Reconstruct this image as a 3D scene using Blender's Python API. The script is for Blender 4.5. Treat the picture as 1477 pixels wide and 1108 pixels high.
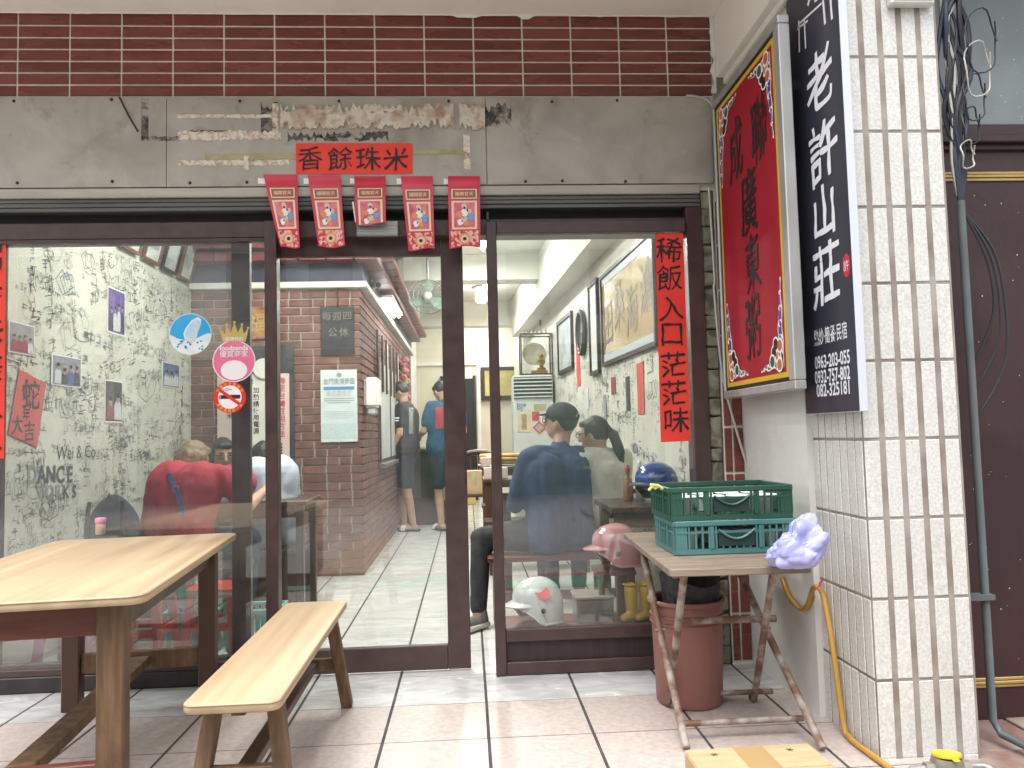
import bpy, bmesh, math, random
from mathutils import Vector, Matrix, noise
for o in list(bpy.data.objects): bpy.data.objects.remove(o)
SC = bpy.context.scene; COL = SC.collection; R = math.radians
# ---------------------------------------------------------------- camera
PW, PH = 1477, 1108
YAW, PIT, ROL, CD, FPX, CH = .05747, .06253, -.02509, 3.82088, 1126.63, 1.15
_F = Vector((math.sin(YAW)*math.cos(PIT), math.cos(YAW)*math.cos(PIT), math.sin(PIT)))
_R = Vector((math.cos(YAW), -math.sin(YAW), 0)); _U = _R.cross(_F)
CR = _R*math.cos(ROL) + _U*math.sin(ROL); CU = _U*math.cos(ROL) - _R*math.sin(ROL)
CP = Vector((0, -CD, CH))
cd = bpy.data.cameras.new('camera'); cam = bpy.data.objects.new('camera', cd); COL.objects.link(cam)
cd.sensor_width = 36; cd.lens = FPX/PW*36; cd.clip_start = .05; cd.clip_end = 400
cam.matrix_world = Matrix((( CR.x, CU.x, -_F.x, CP.x), (CR.y, CU.y, -_F.y, CP.y), (CR.z, CU.z, -_F.z, CP.z), (0, 0, 0, 1)))
SC.camera = cam
# ---------------------------------------------------------------- sky, sun, exposure
SUN_EL, SUN_AZ = 68, 205      # degrees; azimuth from +y, clockwise: the sun stands over the street
w = bpy.data.worlds.new('World'); SC.world = w; w.use_nodes = True
nt = w.node_tree; bg = nt.nodes['Background']
sky = nt.nodes.new('ShaderNodeTexSky'); sky.sky_type = 'NISHITA'; sky.sun_disc = False
sky.sun_elevation = R(SUN_EL); sky.sun_rotation = R(SUN_AZ); sky.dust_density = 4; sky.air_density = 1.2; sky.ozone_density = .6
hs = nt.nodes.new('ShaderNodeHueSaturation'); hs.inputs['Saturation'].default_value = .22
nt.links.new(sky.outputs[0], hs.inputs['Color']); nt.links.new(hs.outputs[0], bg.inputs[0])
bg.inputs[1].default_value = .15
sl = bpy.data.lights.new('sun', 'SUN'); sl.energy = .6; sl.angle = R(40); sl.color = (1, .955, .89)
so = bpy.data.objects.new('sun', sl); COL.objects.link(so); so.location = (0, -8, 12)
sd = Vector((math.sin(R(SUN_AZ))*math.cos(R(SUN_EL)), math.cos(R(SUN_AZ))*math.cos(R(SUN_EL)), math.sin(R(SUN_EL))))
so.rotation_euler = sd.to_track_quat('Z', 'Y').to_euler()
vs = SC.view_settings; vs.view_transform = 'Standard'; vs.look = 'None'; vs.gamma = 1; vs.use_curve_mapping = False
vs.exposure = 1.5
cy = SC.cycles; SC.render.engine = 'CYCLES'
cy.max_bounces = 10; cy.diffuse_bounces = 5; cy.glossy_bounces = 4; cy.transparent_max_bounces = 24; cy.transmission_bounces = 6
cy.caustics_reflective = False; cy.caustics_refractive = False; cy.sample_clamp_indirect = 6
cy.use_denoising = True
# ---------------------------------------------------------------- pixel -> place
def _ray(px, py): return _F + CR*((px-PW/2)/FPX) - CU*((py-PH/2)/FPX)
def at_x(px, py, v): d = _ray(px, py); return CP + d*((v-CP.x)/d.x)
def at_y(px, py, v): d = _ray(px, py); return CP + d*((v-CP.y)/d.y)
def at_z(px, py, v): d = _ray(px, py); return CP + d*((v-CP.z)/d.z)
# ---------------------------------------------------------------- materials
MATS = {}
def M(name, c, c2=None, scale=6, rough=.6, bump=0, bscale=None, metal=0, spec=.5, stretch=(1,1,1), rand=0, detail=5, lo=.35, hi=.65, emit=0, coat=0, dist=0, rvar=0, bdist=.01):
    if name in MATS: return MATS[name]
    m = bpy.data.materials.new(name); m.use_nodes = True; n = m.node_tree; L = n.links.new; b = n.nodes['Principled BSDF']
    b.inputs['Roughness'].default_value = rough; b.inputs['Metallic'].default_value = metal; b.inputs['Specular IOR Level'].default_value = spec
    b.inputs['Coat Weight'].default_value = coat; b.inputs['Coat Roughness'].default_value = .15
    b.inputs['Base Color'].default_value = (*c, 1)
    if emit: b.inputs['Emission Color'].default_value = (*c, 1); b.inputs['Emission Strength'].default_value = emit
    if c2 or bump or rand or rvar:
        tc = n.nodes.new('ShaderNodeTexCoord'); mp = n.nodes.new('ShaderNodeMapping'); mp.inputs['Scale'].default_value = stretch
        L(tc.outputs['Object'], mp.inputs[0])
        oi = n.nodes.new('ShaderNodeObjectInfo'); vm = n.nodes.new('ShaderNodeVectorMath'); vm.operation = 'MULTIPLY_ADD'
        cb = n.nodes.new('ShaderNodeCombineXYZ'); 
        for i in range(3): L(oi.outputs['Random'], cb.inputs[i])
        vm.inputs[1].default_value = (37, 17, 23) if rand else (0, 0, 0)
        L(cb.outputs[0], vm.inputs[0]); L(mp.outputs[0], vm.inputs[2])
        vec = vm.outputs[0]
        no = n.nodes.new('ShaderNodeTexNoise'); no.inputs['Scale'].default_value = scale; no.inputs['Detail'].default_value = detail; no.inputs['Distortion'].default_value = dist
        L(vec, no.inputs['Vector'])
        if c2:
            cr = n.nodes.new('ShaderNodeValToRGB'); cr.color_ramp.elements[0].position = lo; cr.color_ramp.elements[1].position = hi
            cr.color_ramp.elements[0].color = (*c, 1); cr.color_ramp.elements[1].color = (*c2, 1); L(no.outputs['Fac'], cr.inputs[0]); out = cr.outputs[0]
        else:
            rg = n.nodes.new('ShaderNodeRGB'); rg.outputs[0].default_value = (*c, 1); out = rg.outputs[0]
        if rand:
            mr = n.nodes.new('ShaderNodeMapRange'); mr.inputs[3].default_value = 1-rand; mr.inputs[4].default_value = 1+rand; L(oi.outputs['Random'], mr.inputs[0])
            hv = n.nodes.new('ShaderNodeHueSaturation'); L(mr.outputs[0], hv.inputs['Value']); L(out, hv.inputs['Color']); out = hv.outputs[0]
        L(out, b.inputs['Base Color'])
        if rvar:
            r2 = n.nodes.new('ShaderNodeMapRange'); r2.inputs[3].default_value = max(.02, rough-rvar); r2.inputs[4].default_value = min(1, rough+rvar); r2.inputs[1].default_value = .3; r2.inputs[2].default_value = .7
            L(no.outputs['Fac'], r2.inputs[0]); L(r2.outputs[0], b.inputs['Roughness'])
        if bump:
            bn = n.nodes.new('ShaderNodeTexNoise'); bn.inputs['Scale'].default_value = bscale or scale*3; bn.inputs['Detail'].default_value = 4; L(vec, bn.inputs['Vector'])
            bp = n.nodes.new('ShaderNodeBump'); bp.inputs['Strength'].default_value = bump; bp.inputs['Distance'].default_value = bdist; L(bn.outputs['Fac'], bp.inputs['Height']); L(bp.outputs[0], b.inputs['Normal'])
    MATS[name] = m; return m
def stain(m, col, scale, lo, hi, amount=1, stretch=(1,1,1), seed=0):      # dirt and wear with a shape of its own, over the base colour
    n = m.node_tree; L = n.links.new; b = n.nodes['Principled BSDF']; inp = b.inputs['Base Color']
    tc = n.nodes.new('ShaderNodeTexCoord'); mp = n.nodes.new('ShaderNodeMapping'); mp.inputs['Scale'].default_value = stretch; mp.inputs['Location'].default_value = (seed*3.7, seed*1.3, seed*2.1); L(tc.outputs['Object'], mp.inputs[0])
    no = n.nodes.new('ShaderNodeTexNoise'); no.inputs['Scale'].default_value = scale; no.inputs['Detail'].default_value = 9; no.inputs['Roughness'].default_value = .65; no.inputs['Distortion'].default_value = .4; L(mp.outputs[0], no.inputs['Vector'])
    mr = n.nodes.new('ShaderNodeMapRange'); mr.inputs[1].default_value = lo; mr.inputs[2].default_value = hi; mr.inputs[4].default_value = amount; L(no.outputs['Fac'], mr.inputs[0])
    mx = n.nodes.new('ShaderNodeMix'); mx.data_type = 'RGBA'; L(mr.outputs[0], mx.inputs[0]); mx.inputs[7].default_value = (*col, 1)
    if inp.is_linked: L(inp.links[0].from_socket, mx.inputs[6])
    else: mx.inputs[6].default_value = inp.default_value
    L(mx.outputs[2], inp); return m
def worn(m, scale, lo, hi):      # torn and patchy: gaps through the layer
    n = m.node_tree; L = n.links.new; b = n.nodes['Principled BSDF']; tc = n.nodes.new('ShaderNodeTexCoord'); no = n.nodes.new('ShaderNodeTexNoise'); no.inputs['Scale'].default_value = scale; no.inputs['Detail'].default_value = 8; no.inputs['Roughness'].default_value = .7
    L(tc.outputs['Object'], no.inputs['Vector']); mr = n.nodes.new('ShaderNodeMapRange'); mr.inputs[1].default_value = lo; mr.inputs[2].default_value = hi; L(no.outputs['Fac'], mr.inputs[0]); L(mr.outputs[0], b.inputs['Alpha']); return m
def glass_mat(name, refl, tint=(.93,.95,.94), haze=.0):
    m = bpy.data.materials.new(name); m.use_nodes = True; n = m.node_tree; L = n.links.new
    n.nodes.remove(n.nodes['Principled BSDF']); out = n.nodes['Material Output']
    tr = n.nodes.new('ShaderNodeBsdfTransparent'); tr.inputs[0].default_value = (*tint, 1)
    gl = n.nodes.new('ShaderNodeBsdfGlossy'); gl.inputs['Roughness'].default_value = .0
    lw = n.nodes.new('ShaderNodeLayerWeight'); lw.inputs[0].default_value = .5
    pw = n.nodes.new('ShaderNodeMath'); pw.operation = 'POWER'; pw.inputs[1].default_value = 4
    ma = n.nodes.new('ShaderNodeMath'); ma.operation = 'MULTIPLY_ADD'; ma.inputs[1].default_value = .6; ma.inputs[2].default_value = refl
    L(lw.outputs['Facing'], pw.inputs[0]); L(pw.outputs[0], ma.inputs[0])
    mx = n.nodes.new('ShaderNodeMixShader'); L(ma.outputs[0], mx.inputs[0]); L(tr.outputs[0], mx.inputs[1]); L(gl.outputs[0], mx.inputs[2])
    last = mx.outputs[0]
    if haze:      # dust and smears, raised to paint in a milky reflection veil
        df = n.nodes.new('ShaderNodeBsdfDiffuse'); df.inputs[0].default_value = (.7, .72, .7, 1)
        tc = n.nodes.new('ShaderNodeTexCoord'); no = n.nodes.new('ShaderNodeTexNoise'); no.inputs['Scale'].default_value = 2.2; no.inputs['Detail'].default_value = 8; no.inputs['Distortion'].default_value = 1.2
        L(tc.outputs['Object'], no.inputs['Vector']); mr = n.nodes.new('ShaderNodeMapRange'); mr.inputs[1].default_value = .4; mr.inputs[2].default_value = .8; mr.inputs[3].default_value = haze*.3; mr.inputs[4].default_value = haze*1.5
        L(no.outputs['Fac'], mr.inputs[0]); m2 = n.nodes.new('ShaderNodeMixShader'); L(mr.outputs[0], m2.inputs[0]); L(last, m2.inputs[1]); L(df.outputs[0], m2.inputs[2]); last = m2.outputs[0]
    L(last, out.inputs[0]); MATS[name] = m; return m
# ---------------------------------------------------------------- objects
def _w(p): return Vector(p.location) if (p is not None and p.type == 'EMPTY') else Vector((0, 0, 0))
def put(name, me, mat=None, parent=None, local=False):
    o = bpy.data.objects.new(name, me); COL.objects.link(o)
    if mat is not None and len(me.materials) == 0: me.materials.append(mat)
    if parent is not None:
        o.parent = parent
        if not local: o.matrix_parent_inverse = Matrix.Translation(-_w(parent))
    return o
def tag(o, label, cat, group=None, kind=None):
    if label: o['label'] = label
    if cat: o['category'] = cat
    if group: o['group'] = group
    if kind: o['kind'] = kind
    return o
def struct(o): o['kind'] = 'structure'; return o
def stuff(o): o['kind'] = 'stuff'; return o
def thing(name, label, cat, loc=(0,0,0), group=None):
    o = bpy.data.objects.new(name, None); COL.objects.link(o); o.location = loc; o.empty_display_size = .1
    return tag(o, label, cat, group)
def copy_tree(o, parent=None):
    c = o.copy(); COL.objects.link(c); c.parent = parent
    for ch in list(o.children): copy_tree(ch, c)
    return c
class B:
    def __init__(s): s.v = []; s.f = []
    def add(s, vs, fs, mtx=None):
        k = len(s.v); s.v += [tuple(mtx @ Vector(q)) if mtx else tuple(q) for q in vs]; s.f += [tuple(i+k for i in f) for f in fs]; return s
    def box(s, x0, x1, y0, y1, z0, z1, mtx=None):
        return s.add([(x0,y0,z0),(x1,y0,z0),(x1,y1,z0),(x0,y1,z0),(x0,y0,z1),(x1,y0,z1),(x1,y1,z1),(x0,y1,z1)],
                     [(0,3,2,1),(4,5,6,7),(0,1,5,4),(1,2,6,5),(2,3,7,6),(3,0,4,7)], mtx)
    def beam(s, a, b, wd, dp, up=(0,0,1)):       # box from a to b
        a = Vector(a); b = Vector(b); d = (b-a); l = d.length; d.normalize(); up = Vector(up)
        if abs(d.dot(up)) > .99: up = Vector((0,1,0))
        sx = d.cross(up).normalized(); uz = sx.cross(d).normalized()
        m = Matrix(((sx.x,d.x,uz.x,a.x),(sx.y,d.y,uz.y,a.y),(sx.z,d.z,uz.z,a.z),(0,0,0,1)))
        return s.box(-wd/2, wd/2, 0, l, -dp/2, dp/2, m)
    def tube(s, pts, r, n=8, cap=True, closed=False):
        pts = [Vector(p) for p in pts]; m = len(pts); rr = r if isinstance(r, (list, tuple)) else [r]*m
        k = len(s.v); prev = None
        for i, p in enumerate(pts):
            if closed: t = pts[(i+1) % m]-pts[i-1]
            else: t = (pts[min(i+1, m-1)]-pts[max(i-1, 0)])
            t = t.normalized() if t.length > 1e-9 else Vector((0,0,1))
            if prev is None:
                a = Vector((0,0,1)) if abs(t.z) < .9 else Vector((1,0,0)); prev = t.cross(a).normalized()
            u = (prev - t*prev.dot(t)); u = u.normalized() if u.length > 1e-6 else t.orthogonal().normalized(); prev = u; v = t.cross(u)
            for j in range(n):
                a = 2*math.pi*j/n; s.v.append(tuple(p + (u*math.cos(a)+v*math.sin(a))*rr[i]))
        for i in range(m if closed else m-1):
            for j in range(n):
                a = k+i*n+j; b = k+i*n+(j+1) % n; c = k+((i+1) % m)*n+(j+1) % n; d = k+((i+1) % m)*n+j; s.f.append((a,b,c,d))
        if cap and not closed: s.f.append(tuple(k+j for j in range(n))[::-1]); s.f.append(tuple(k+(m-1)*n+j for j in range(n)))
        return s
    def lathe(s, prof, n=20, mtx=None, cap=True):
        vs = [(r*math.cos(2*math.pi*j/n), r*math.sin(2*math.pi*j/n), z) for r, z in prof for j in range(n)]
        fs = [(i*n+j, i*n+(j+1) % n, (i+1)*n+(j+1) % n, (i+1)*n+j) for i in range(len(prof)-1) for j in range(n)]
        if cap: fs += [tuple(range(n))[::-1], tuple((len(prof)-1)*n+j for j in range(n))]
        return s.add(vs, fs, mtx)
    def ell(s, c, r, n=16, m=10, mtx=None):
        c = Vector(c); r = r if isinstance(r, (tuple, list)) else (r, r, r)
        vs = [(0,0,-1)]+[(math.cos(2*math.pi*j/n)*math.sin(math.pi*i/m), math.sin(2*math.pi*j/n)*math.sin(math.pi*i/m), -math.cos(math.pi*i/m)) for i in range(1, m) for j in range(n)]+[(0,0,1)]
        q = mtx or Matrix.Identity(3)
        vs = [c + q @ Vector((x*r[0], y*r[1], z*r[2])) for x, y, z in vs]; l = len(vs)-1
        fs = [(0, 1+(j+1) % n, 1+j) for j in range(n)]+[(l, l-n+j, l-n+(j+1) % n) for j in range(n)]
        fs += [(1+i*n+j, 1+i*n+(j+1) % n, 1+(i+1)*n+(j+1) % n, 1+(i+1)*n+j) for i in range(m-2) for j in range(n)]
        return s.add(vs, fs)
    def capsule(s, a, b, ra, rb, n=12):
        a = Vector(a); b = Vector(b); d = (b-a); d = d.normalized() if d.length > 1e-6 else Vector((0,0,1))
        pts = []; rs = []
        for i in range(4): t = math.pi/2*(1-i/4); pts.append(a-d*ra*math.sin(t)); rs.append(max(ra*math.cos(t), ra*.02))
        for i in range(5): t = i/4; pts.append(a.lerp(b, t)); rs.append(ra+(rb-ra)*t)
        for i in range(1, 5): t = math.pi/2*i/4; pts.append(b+d*rb*math.sin(t)); rs.append(max(rb*math.cos(t), rb*.02))
        return s.tube(pts, rs, n)
    def prism(s, poly, mtx, t):       # poly in local xy, extruded from z=0 to z=t
        n = len(poly); vs = [(x, y, 0) for x, y in poly]+[(x, y, t) for x, y in poly]
        return s.add(vs, [tuple(range(n))[::-1], tuple(range(n, 2*n))]+[(i, (i+1) % n, n+(i+1) % n, n+i) for i in range(n)], mtx)
    def mesh(s, name='mesh', bevel=0, smooth=False, seg=1):
        me = bpy.data.meshes.new(name); me.from_pydata(s.v, [], s.f)
        bm = bmesh.new(); bm.from_mesh(me); bmesh.ops.recalc_face_normals(bm, faces=bm.faces)
        if bevel:
            es = [e for e in bm.edges if len(e.link_faces) == 2 and e.calc_face_angle(0) > .6]
            bmesh.ops.bevel(bm, geom=es, offset=bevel, segments=seg, affect='EDGES', clamp_overlap=True)
        bm.to_mesh(me); bm.free()
        if smooth:
            for p in me.polygons: p.use_smooth = True
            try: me.set_sharp_from_angle(angle=R(45))
            except Exception: pass
        return me
    def obj(s, name, mat, parent=None, bevel=0, smooth=False, seg=1): return put(name, s.mesh(name, bevel, smooth, seg), mat, parent)
def frame(o, x, y=None):       # matrix with local X = x, local Y = y, Z = out of the sheet
    x = Vector(x).normalized(); y = Vector(y if y else (0,0,1)); z = x.cross(y).normalized(); y = z.cross(x).normalized()
    return Matrix(((x.x,y.x,z.x,o[0]),(x.y,y.y,z.y,o[1]),(x.z,y.z,z.z,o[2]),(0,0,0,1)))
def FRONT(p): return frame(p, (1,0,0))         # a sheet facing the street (-y)
def LEFTW(p): return frame(p, (0,1,0))         # on the shop's left wall, facing +x
def RIGHTW(p): return frame(p, (0,-1,0))       # on the right side, facing -x
def sheet(name, mtx, poly, mat, parent=None, t=.0008): return B().prism(poly, mtx, t).obj(name, mat, parent)
def rect(w, h): return [(-w/2,-h/2),(w/2,-h/2),(w/2,h/2),(-w/2,h/2)]
def disc(r, n=28, cx=0, cy=0, ry=None): return [(cx+r*math.cos(2*math.pi*i/n), cy+(ry or r)*math.sin(2*math.pi*i/n)) for i in range(n)]
# ---------------------------------------------------------------- lettering
TMP = bpy.data.scenes.new('workshop'); _ov = dict(scene=TMP, view_layer=TMP.view_layers[0])       # glyphs and figures are meshed in a side scene, removed at the end
_fc = bpy.data.curves.new('lettering', 'FONT'); _fo = bpy.data.objects.new('lettering', _fc); TMP.collection.objects.link(_fo)
def bake(o):
    with bpy.context.temp_override(**_ov):
        d = bpy.context.evaluated_depsgraph_get(); d.update(); return bpy.data.meshes.new_from_object(o.evaluated_get(d))
def glyphs(body, bold=0, brush=0, seed=0, slant=0):
    _fc.body = body; _fc.offset = bold; _fc.align_x = 'CENTER'; _fc.size = 1; _fc.resolution_u = 4; _fc.shear = slant
    if not brush:
        me = bake(_fo)
        for v in me.vertices: v.co.y -= .38
        return me
    _fc.offset = 0
    with bpy.context.temp_override(**_ov):
        d = bpy.context.evaluated_depsgraph_get(); d.update(); ev = _fo.evaluated_get(d); src = ev.to_curve(d)
        loops = []
        for sp in src.splines:
            lp = []
            if sp.type == 'BEZIER':
                bp = sp.bezier_points; n_ = len(bp)
                for i in range(n_):
                    p0, p3 = bp[i].co, bp[(i+1) % n_].co; p1, p2 = bp[i].handle_right, bp[(i+1) % n_].handle_left
                    straight = (p1-p0).cross(p3-p0).length < 1e-4 and (p2-p0).cross(p3-p0).length < 1e-4; kk = 1 if straight else 4
                    for j in range(kk): t = j/kk; lp.append(p0*(1-t)**3+p1*3*t*(1-t)**2+p2*3*t*t*(1-t)+p3*t**3)
            else: lp = [Vector(q.co[:3]) for q in sp.points]
            lp = [Vector((q.x, q.y-.38, 0)) for q in lp]
            if len(lp) > 2: loops.append(lp)
        ev.to_curve_clear()
    area_ = sum(sum(lp[i-1].x*q.y-q.x*lp[i-1].y for i, q in enumerate(lp)) for lp in loops); sgn = 1 if area_ > 0 else -1
    for attempt in range(12):      # a warp that folds an outline over itself fills badly: try a gentler one
        cu = bpy.data.curves.new('ink', 'CURVE'); cu.dimensions = '2D'; cu.fill_mode = 'FRONT'
        outs = []
        for lp in loops:
            pts = []
            for i, p in enumerate(lp):
                q = lp[(i+1) % len(lp)]; k = max(1, int((q-p).length/.035))
                for j in range(k): pts.append(p.lerp(q, j/k))
            out = []
            for i, p in enumerate(pts):
                t = pts[(i+2) % len(pts)]-pts[i-2]; nr = Vector((t.y, -t.x, 0))*sgn; nr = nr.normalized() if nr.length > 1e-6 else nr
                s3 = Vector((seed*3.1, seed*1.7, 0))
                wv = noise.noise_vector(p*1.8+s3)*.055*brush + noise.noise_vector(p*4+s3)*.018*brush
                th = bold + (noise.noise(p*3.5+s3*2)*.030 + noise.noise(p*16+s3)*.005)*brush
                q = p + Vector((wv.x, wv.y, 0)) + nr*th; q.y += .07*brush*q.x
                out.append(q)
            outs.append(out); sp = cu.splines.new('POLY'); sp.points.add(len(out)-1); sp.use_cyclic_u = True
            for i, q in enumerate(out): sp.points[i].co = (q.x, q.y, 0, 1)
        co_ = bpy.data.objects.new('ink', cu); TMP.collection.objects.link(co_); me = bake(co_); bpy.data.objects.remove(co_)
        want = abs(sum(sum(q[i-1].x*p.y-p.x*q[i-1].y for i, p in enumerate(q)) for q in outs))/2; got = sum(p.area for p in me.polygons)
        if abs(got-want) < .006*want: return me
        bpy.data.meshes.remove(me); seed += 5.3; brush *= .88; bold *= .8
    return glyphs(body, .006)

def write(body, mtx, size, mat, parent, name='lettering', bold=.01, brush=0, seed=0, sx=1, out=.0015, slant=0):
    if not brush and any(ord(c) > 0x2e80 for c in body): bold = min(bold, .008)
    me = glyphs(body, bold, brush, seed, slant); t = mtx @ Matrix.Translation((0, 0, out)) @ Matrix.Diagonal((size*sx, size, 1, 1))
    me.transform(t); me.materials.clear()
    return put(name, me, mat, parent)
# ================================================================ common materials
rng = random.Random(7)
GROUT = M('dark grout', (.035,.032,.034), (.07,.065,.065), 9, .9)
PINKT = M('pink mottled floor tile', (.375,.31,.285), (.475,.415,.385), 42, .42, .05, 70, rand=.04, detail=8, rvar=.08)
MARBT = M('white marble floor tile', (.43,.43,.435), (.56,.565,.565), 5, .22, stretch=(1,2.2,1), rand=.03, detail=8, dist=1.5, rvar=.06)
SHOPT = M('shop floor tile', (.56,.57,.56), (.68,.68,.66), 5, .16, stretch=(1,2,1), rand=.03, detail=8, dist=1.4, rvar=.06)
CREAM = M('cream ceiling paint', (.82,.79,.72), (.88,.85,.79), 3, .8, .1, 40)
PLASTER = M('white wall plaster', (.60,.59,.56), (.70,.69,.66), 2.5, .85, .15, 30, detail=8)
REDTILE = M('maroon glazed wall tile', (.15,.036,.028), (.205,.056,.044), 3, .28, .08, 50, rand=.16, stretch=(1,1,4), rvar=.1)
WGROUT = M('cream wall grout', (.66,.63,.53), (.76,.73,.64), 20, .9)
BROWN = M('dark brown aluminium', (.052,.029,.027), (.070,.040,.037), 12, .38, .04, 90, rvar=.08)
BLACKM = M('dark recess metal', (.012,.012,.013), (.02,.02,.02), 8, .6)
INK = M('black ink', (.008,.008,.009), rough=.55)
GLASS = glass_mat('window glass', .085, haze=.045)
WOODD = M('dark stained wood', (.045,.022,.014), (.085,.042,.026), 4, .42, .1, 40, stretch=(1,1,.15), rvar=.12)
WOODM = M('worn brown wood', (.085,.045,.022), (.19,.105,.052), 5, .55, .15, 60, stretch=(6,6,.6), detail=8)
WOODR = M('red brown painted wood', (.10,.022,.016), (.17,.05,.032), 4, .5, .1, 50, stretch=(.6,6,6), detail=7)
LAMI = M('pale beech laminate', (.40,.28,.17), (.545,.40,.26), 2.2, .48, .02, 80, spec=.35, stretch=(.35,7,7), detail=7, lo=.3, hi=.7, rvar=.05)
LAMIE = M('laminate edge band', (.58,.41,.25), (.66,.48,.31), 3, .45, stretch=(.4,6,6))
STEEL = M('grey steel', (.30,.30,.29), (.38,.38,.37), 10, .45, metal=.6)
WHITE = M('white print', (.80,.80,.78), rough=.6)
SKINM = M('skin', (.42,.24,.165), (.50,.30,.215), 12, .55)
stain(PINKT, (.30,.26,.24), 7, .64, .82, .4); stain(MARBT, (.33,.32,.31), 6, .62, .80, .45); stain(REDTILE, (.30,.22,.20), 14, .66, .80, .4); stain(WOODM, (.03,.018,.012), 7, .55, .75, .6); stain(BROWN, (.10,.08,.075), 30, .64, .80, .35)
# ================================================================ ground
TA, TR, TS = .0535, -.38577, .4
def tile_mesh(mat, w=.388, d=.3935):
    return B().box(-w/2, w/2, -d/2, d/2, -.012, 0).mesh('tile', .0008)
base = struct(B().box(-3.56, 1.66, -2.79, .012, -.14, -.0012).obj('arcade_floor', GROUT))
me_p = tile_mesh(PINKT); me_p.materials.append(PINKT); me_m = tile_mesh(MARBT); me_m.materials.append(MARBT)
for j in range(-6, 1):
    for k in range(-9, 4):
        o = put('tile', me_m if j == 0 else me_p, None, base); o.location = (TA+(k+.5)*TS, TR+(j+.5)*TS, rng.uniform(-.0003, .0004)); o.rotation_euler = (0, 0, R(rng.uniform(-.12, .12)))
sf = struct(B().box(-2.5, 1.36, .012, 12.2, -.14, -.0012).obj('shop_floor', GROUT))
me_s = tile_mesh(SHOPT); me_s.materials.append(SHOPT)
far = B()
for j in range(1, 31):
    for k in range(-6, 3):
        x, y = TA+(k+.5)*TS, TR+(j+.5)*TS
        if x < -.9-.2 and y > 3.2: continue
        if j < 21:
            o = put('tile', me_s, None, sf); o.location = (x, y, rng.uniform(-.0003, .0004))
        else: far.box(x-.194, x+.194, y-.1975, y+.1975, -.012, 0)
stuff(far.obj('tile_field', SHOPT, sf))
PAVE = M('broken red pavement', (.17,.085,.07), (.30,.25,.22), 3, .85, .3, 25, detail=9, dist=1)
pv = struct(B().box(1.661, 6.5, -2.79, -.78, -.14, -.02).obj('pavement', GROUT))
for j in range(7):
    for k in range(12):
        o = B().box(-.195, .195, -.14, .14, -.012, 0).obj('paving_slab', PAVE, pv, bevel=.004); o.location = (1.87+k*.4, -.93-j*.29, -.012+rng.uniform(-.004, .003)); o.rotation_euler = (R(rng.uniform(-.5, .5)), R(rng.uniform(-.5, .5)), 0)
struct(B().box(-14, 14, -3.0, -2.79, -.3, -.004).obj('kerb', M('kerb concrete', (.30,.29,.27), (.38,.37,.35), 6, .85, .2, 40), bevel=.012))
struct(B().box(-14, -3.561, -2.79, 6, -.3, -.006).obj('side_pavement', M('grey side paving', (.36,.34,.33), (.44,.42,.40), 6, .7)))
ASPH = M('pale bounce road', (.27,.265,.25), (.33,.325,.31), 40, .9, .3, 120)  # unseen road, made paler than asphalt to bounce light up to the ceiling
struct(B().box(-80, 80, -90, 60, -.6, -.15).obj('road', ASPH))
# ================================================================ shell of the building
struct(B().box(-3.56, 1.95, -1.3, .12, 3.256, 3.45).obj('arcade_ceiling', CREAM))
sc_ = struct(B().box(-2.6, 1.6, .121, 12.4, 3.2, 3.4).obj('shop_ceiling', M('shop ceiling paint', (.72,.73,.66), (.78,.79,.72), 2, .85)))
# ragged paint where the ceiling meets the tiles
pb = B(); x = -3.4
pts = []
while x < 1.28: pts.append((x, 3.2505-max(0, noise.noise(Vector((x*5, 0, 3)))*.006+noise.noise(Vector((x*19, 2, 1)))*.004) - (.018 if .3 < x < .36 else 0) - (.010 if -.02 < x < .1 else 0))); x += .03
pb.prism([(p[0], p[1]) for p in pts]+[(1.28, 3.2555), (-3.4, 3.2555)], FRONT((0, -.0105, 0)), .0025)
pb.obj('paint_edge', M('white paint smear', (.78,.77,.73), (.84,.83,.8), 30, .7), bpy.data.objects['arcade_ceiling'])
uw = tag(B().box(-3.56, 1.285, .0, .12, 2.35, 3.2555).obj('upper_wall', WGROUT), 'maroon tiled wall band above the grey metal fascia', 'wall')
W0, WW = -2.14878, .24629
zl = [at_y(0, y, 0).z for y in (37, 54.6, 71.5, 88.7, 105.6, 123)]
zt, zb = at_y(0, 21, 0).z, at_y(0, 140, 0).z
zs = [zt]+zl+[zb]
for i in range(-6, 14):
    for j in range(7):
        x0, x1 = W0+i*WW+.004, W0+(i+1)*WW-.004; z1, z0 = zs[j]-.0038, zs[j+1]+.0038
        if j == 0: z1 = 3.254
        if x1 > 1.28: x1 = 1.28
        if x1-x0 < .03: continue
        o = B().box(x0, x1, -.0035, .004, z0, z1).obj('tile', REDTILE, uw, bevel=.0015); o.rotation_euler = (0, 0, 0); o.location.y = rng.uniform(-.001, .001)
# --- storey above the arcade: out of view, put in to block light from above
ub = tag(B().box(-3.56, 1.95, -1.3, .12, 3.451, 7.2).obj('light_block_storey', M('upper storey render', (.48,.46,.42), (.55,.53,.49), 2, .9)), 'unseen pale storey over the arcade, added to block light from above', 'building')
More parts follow.
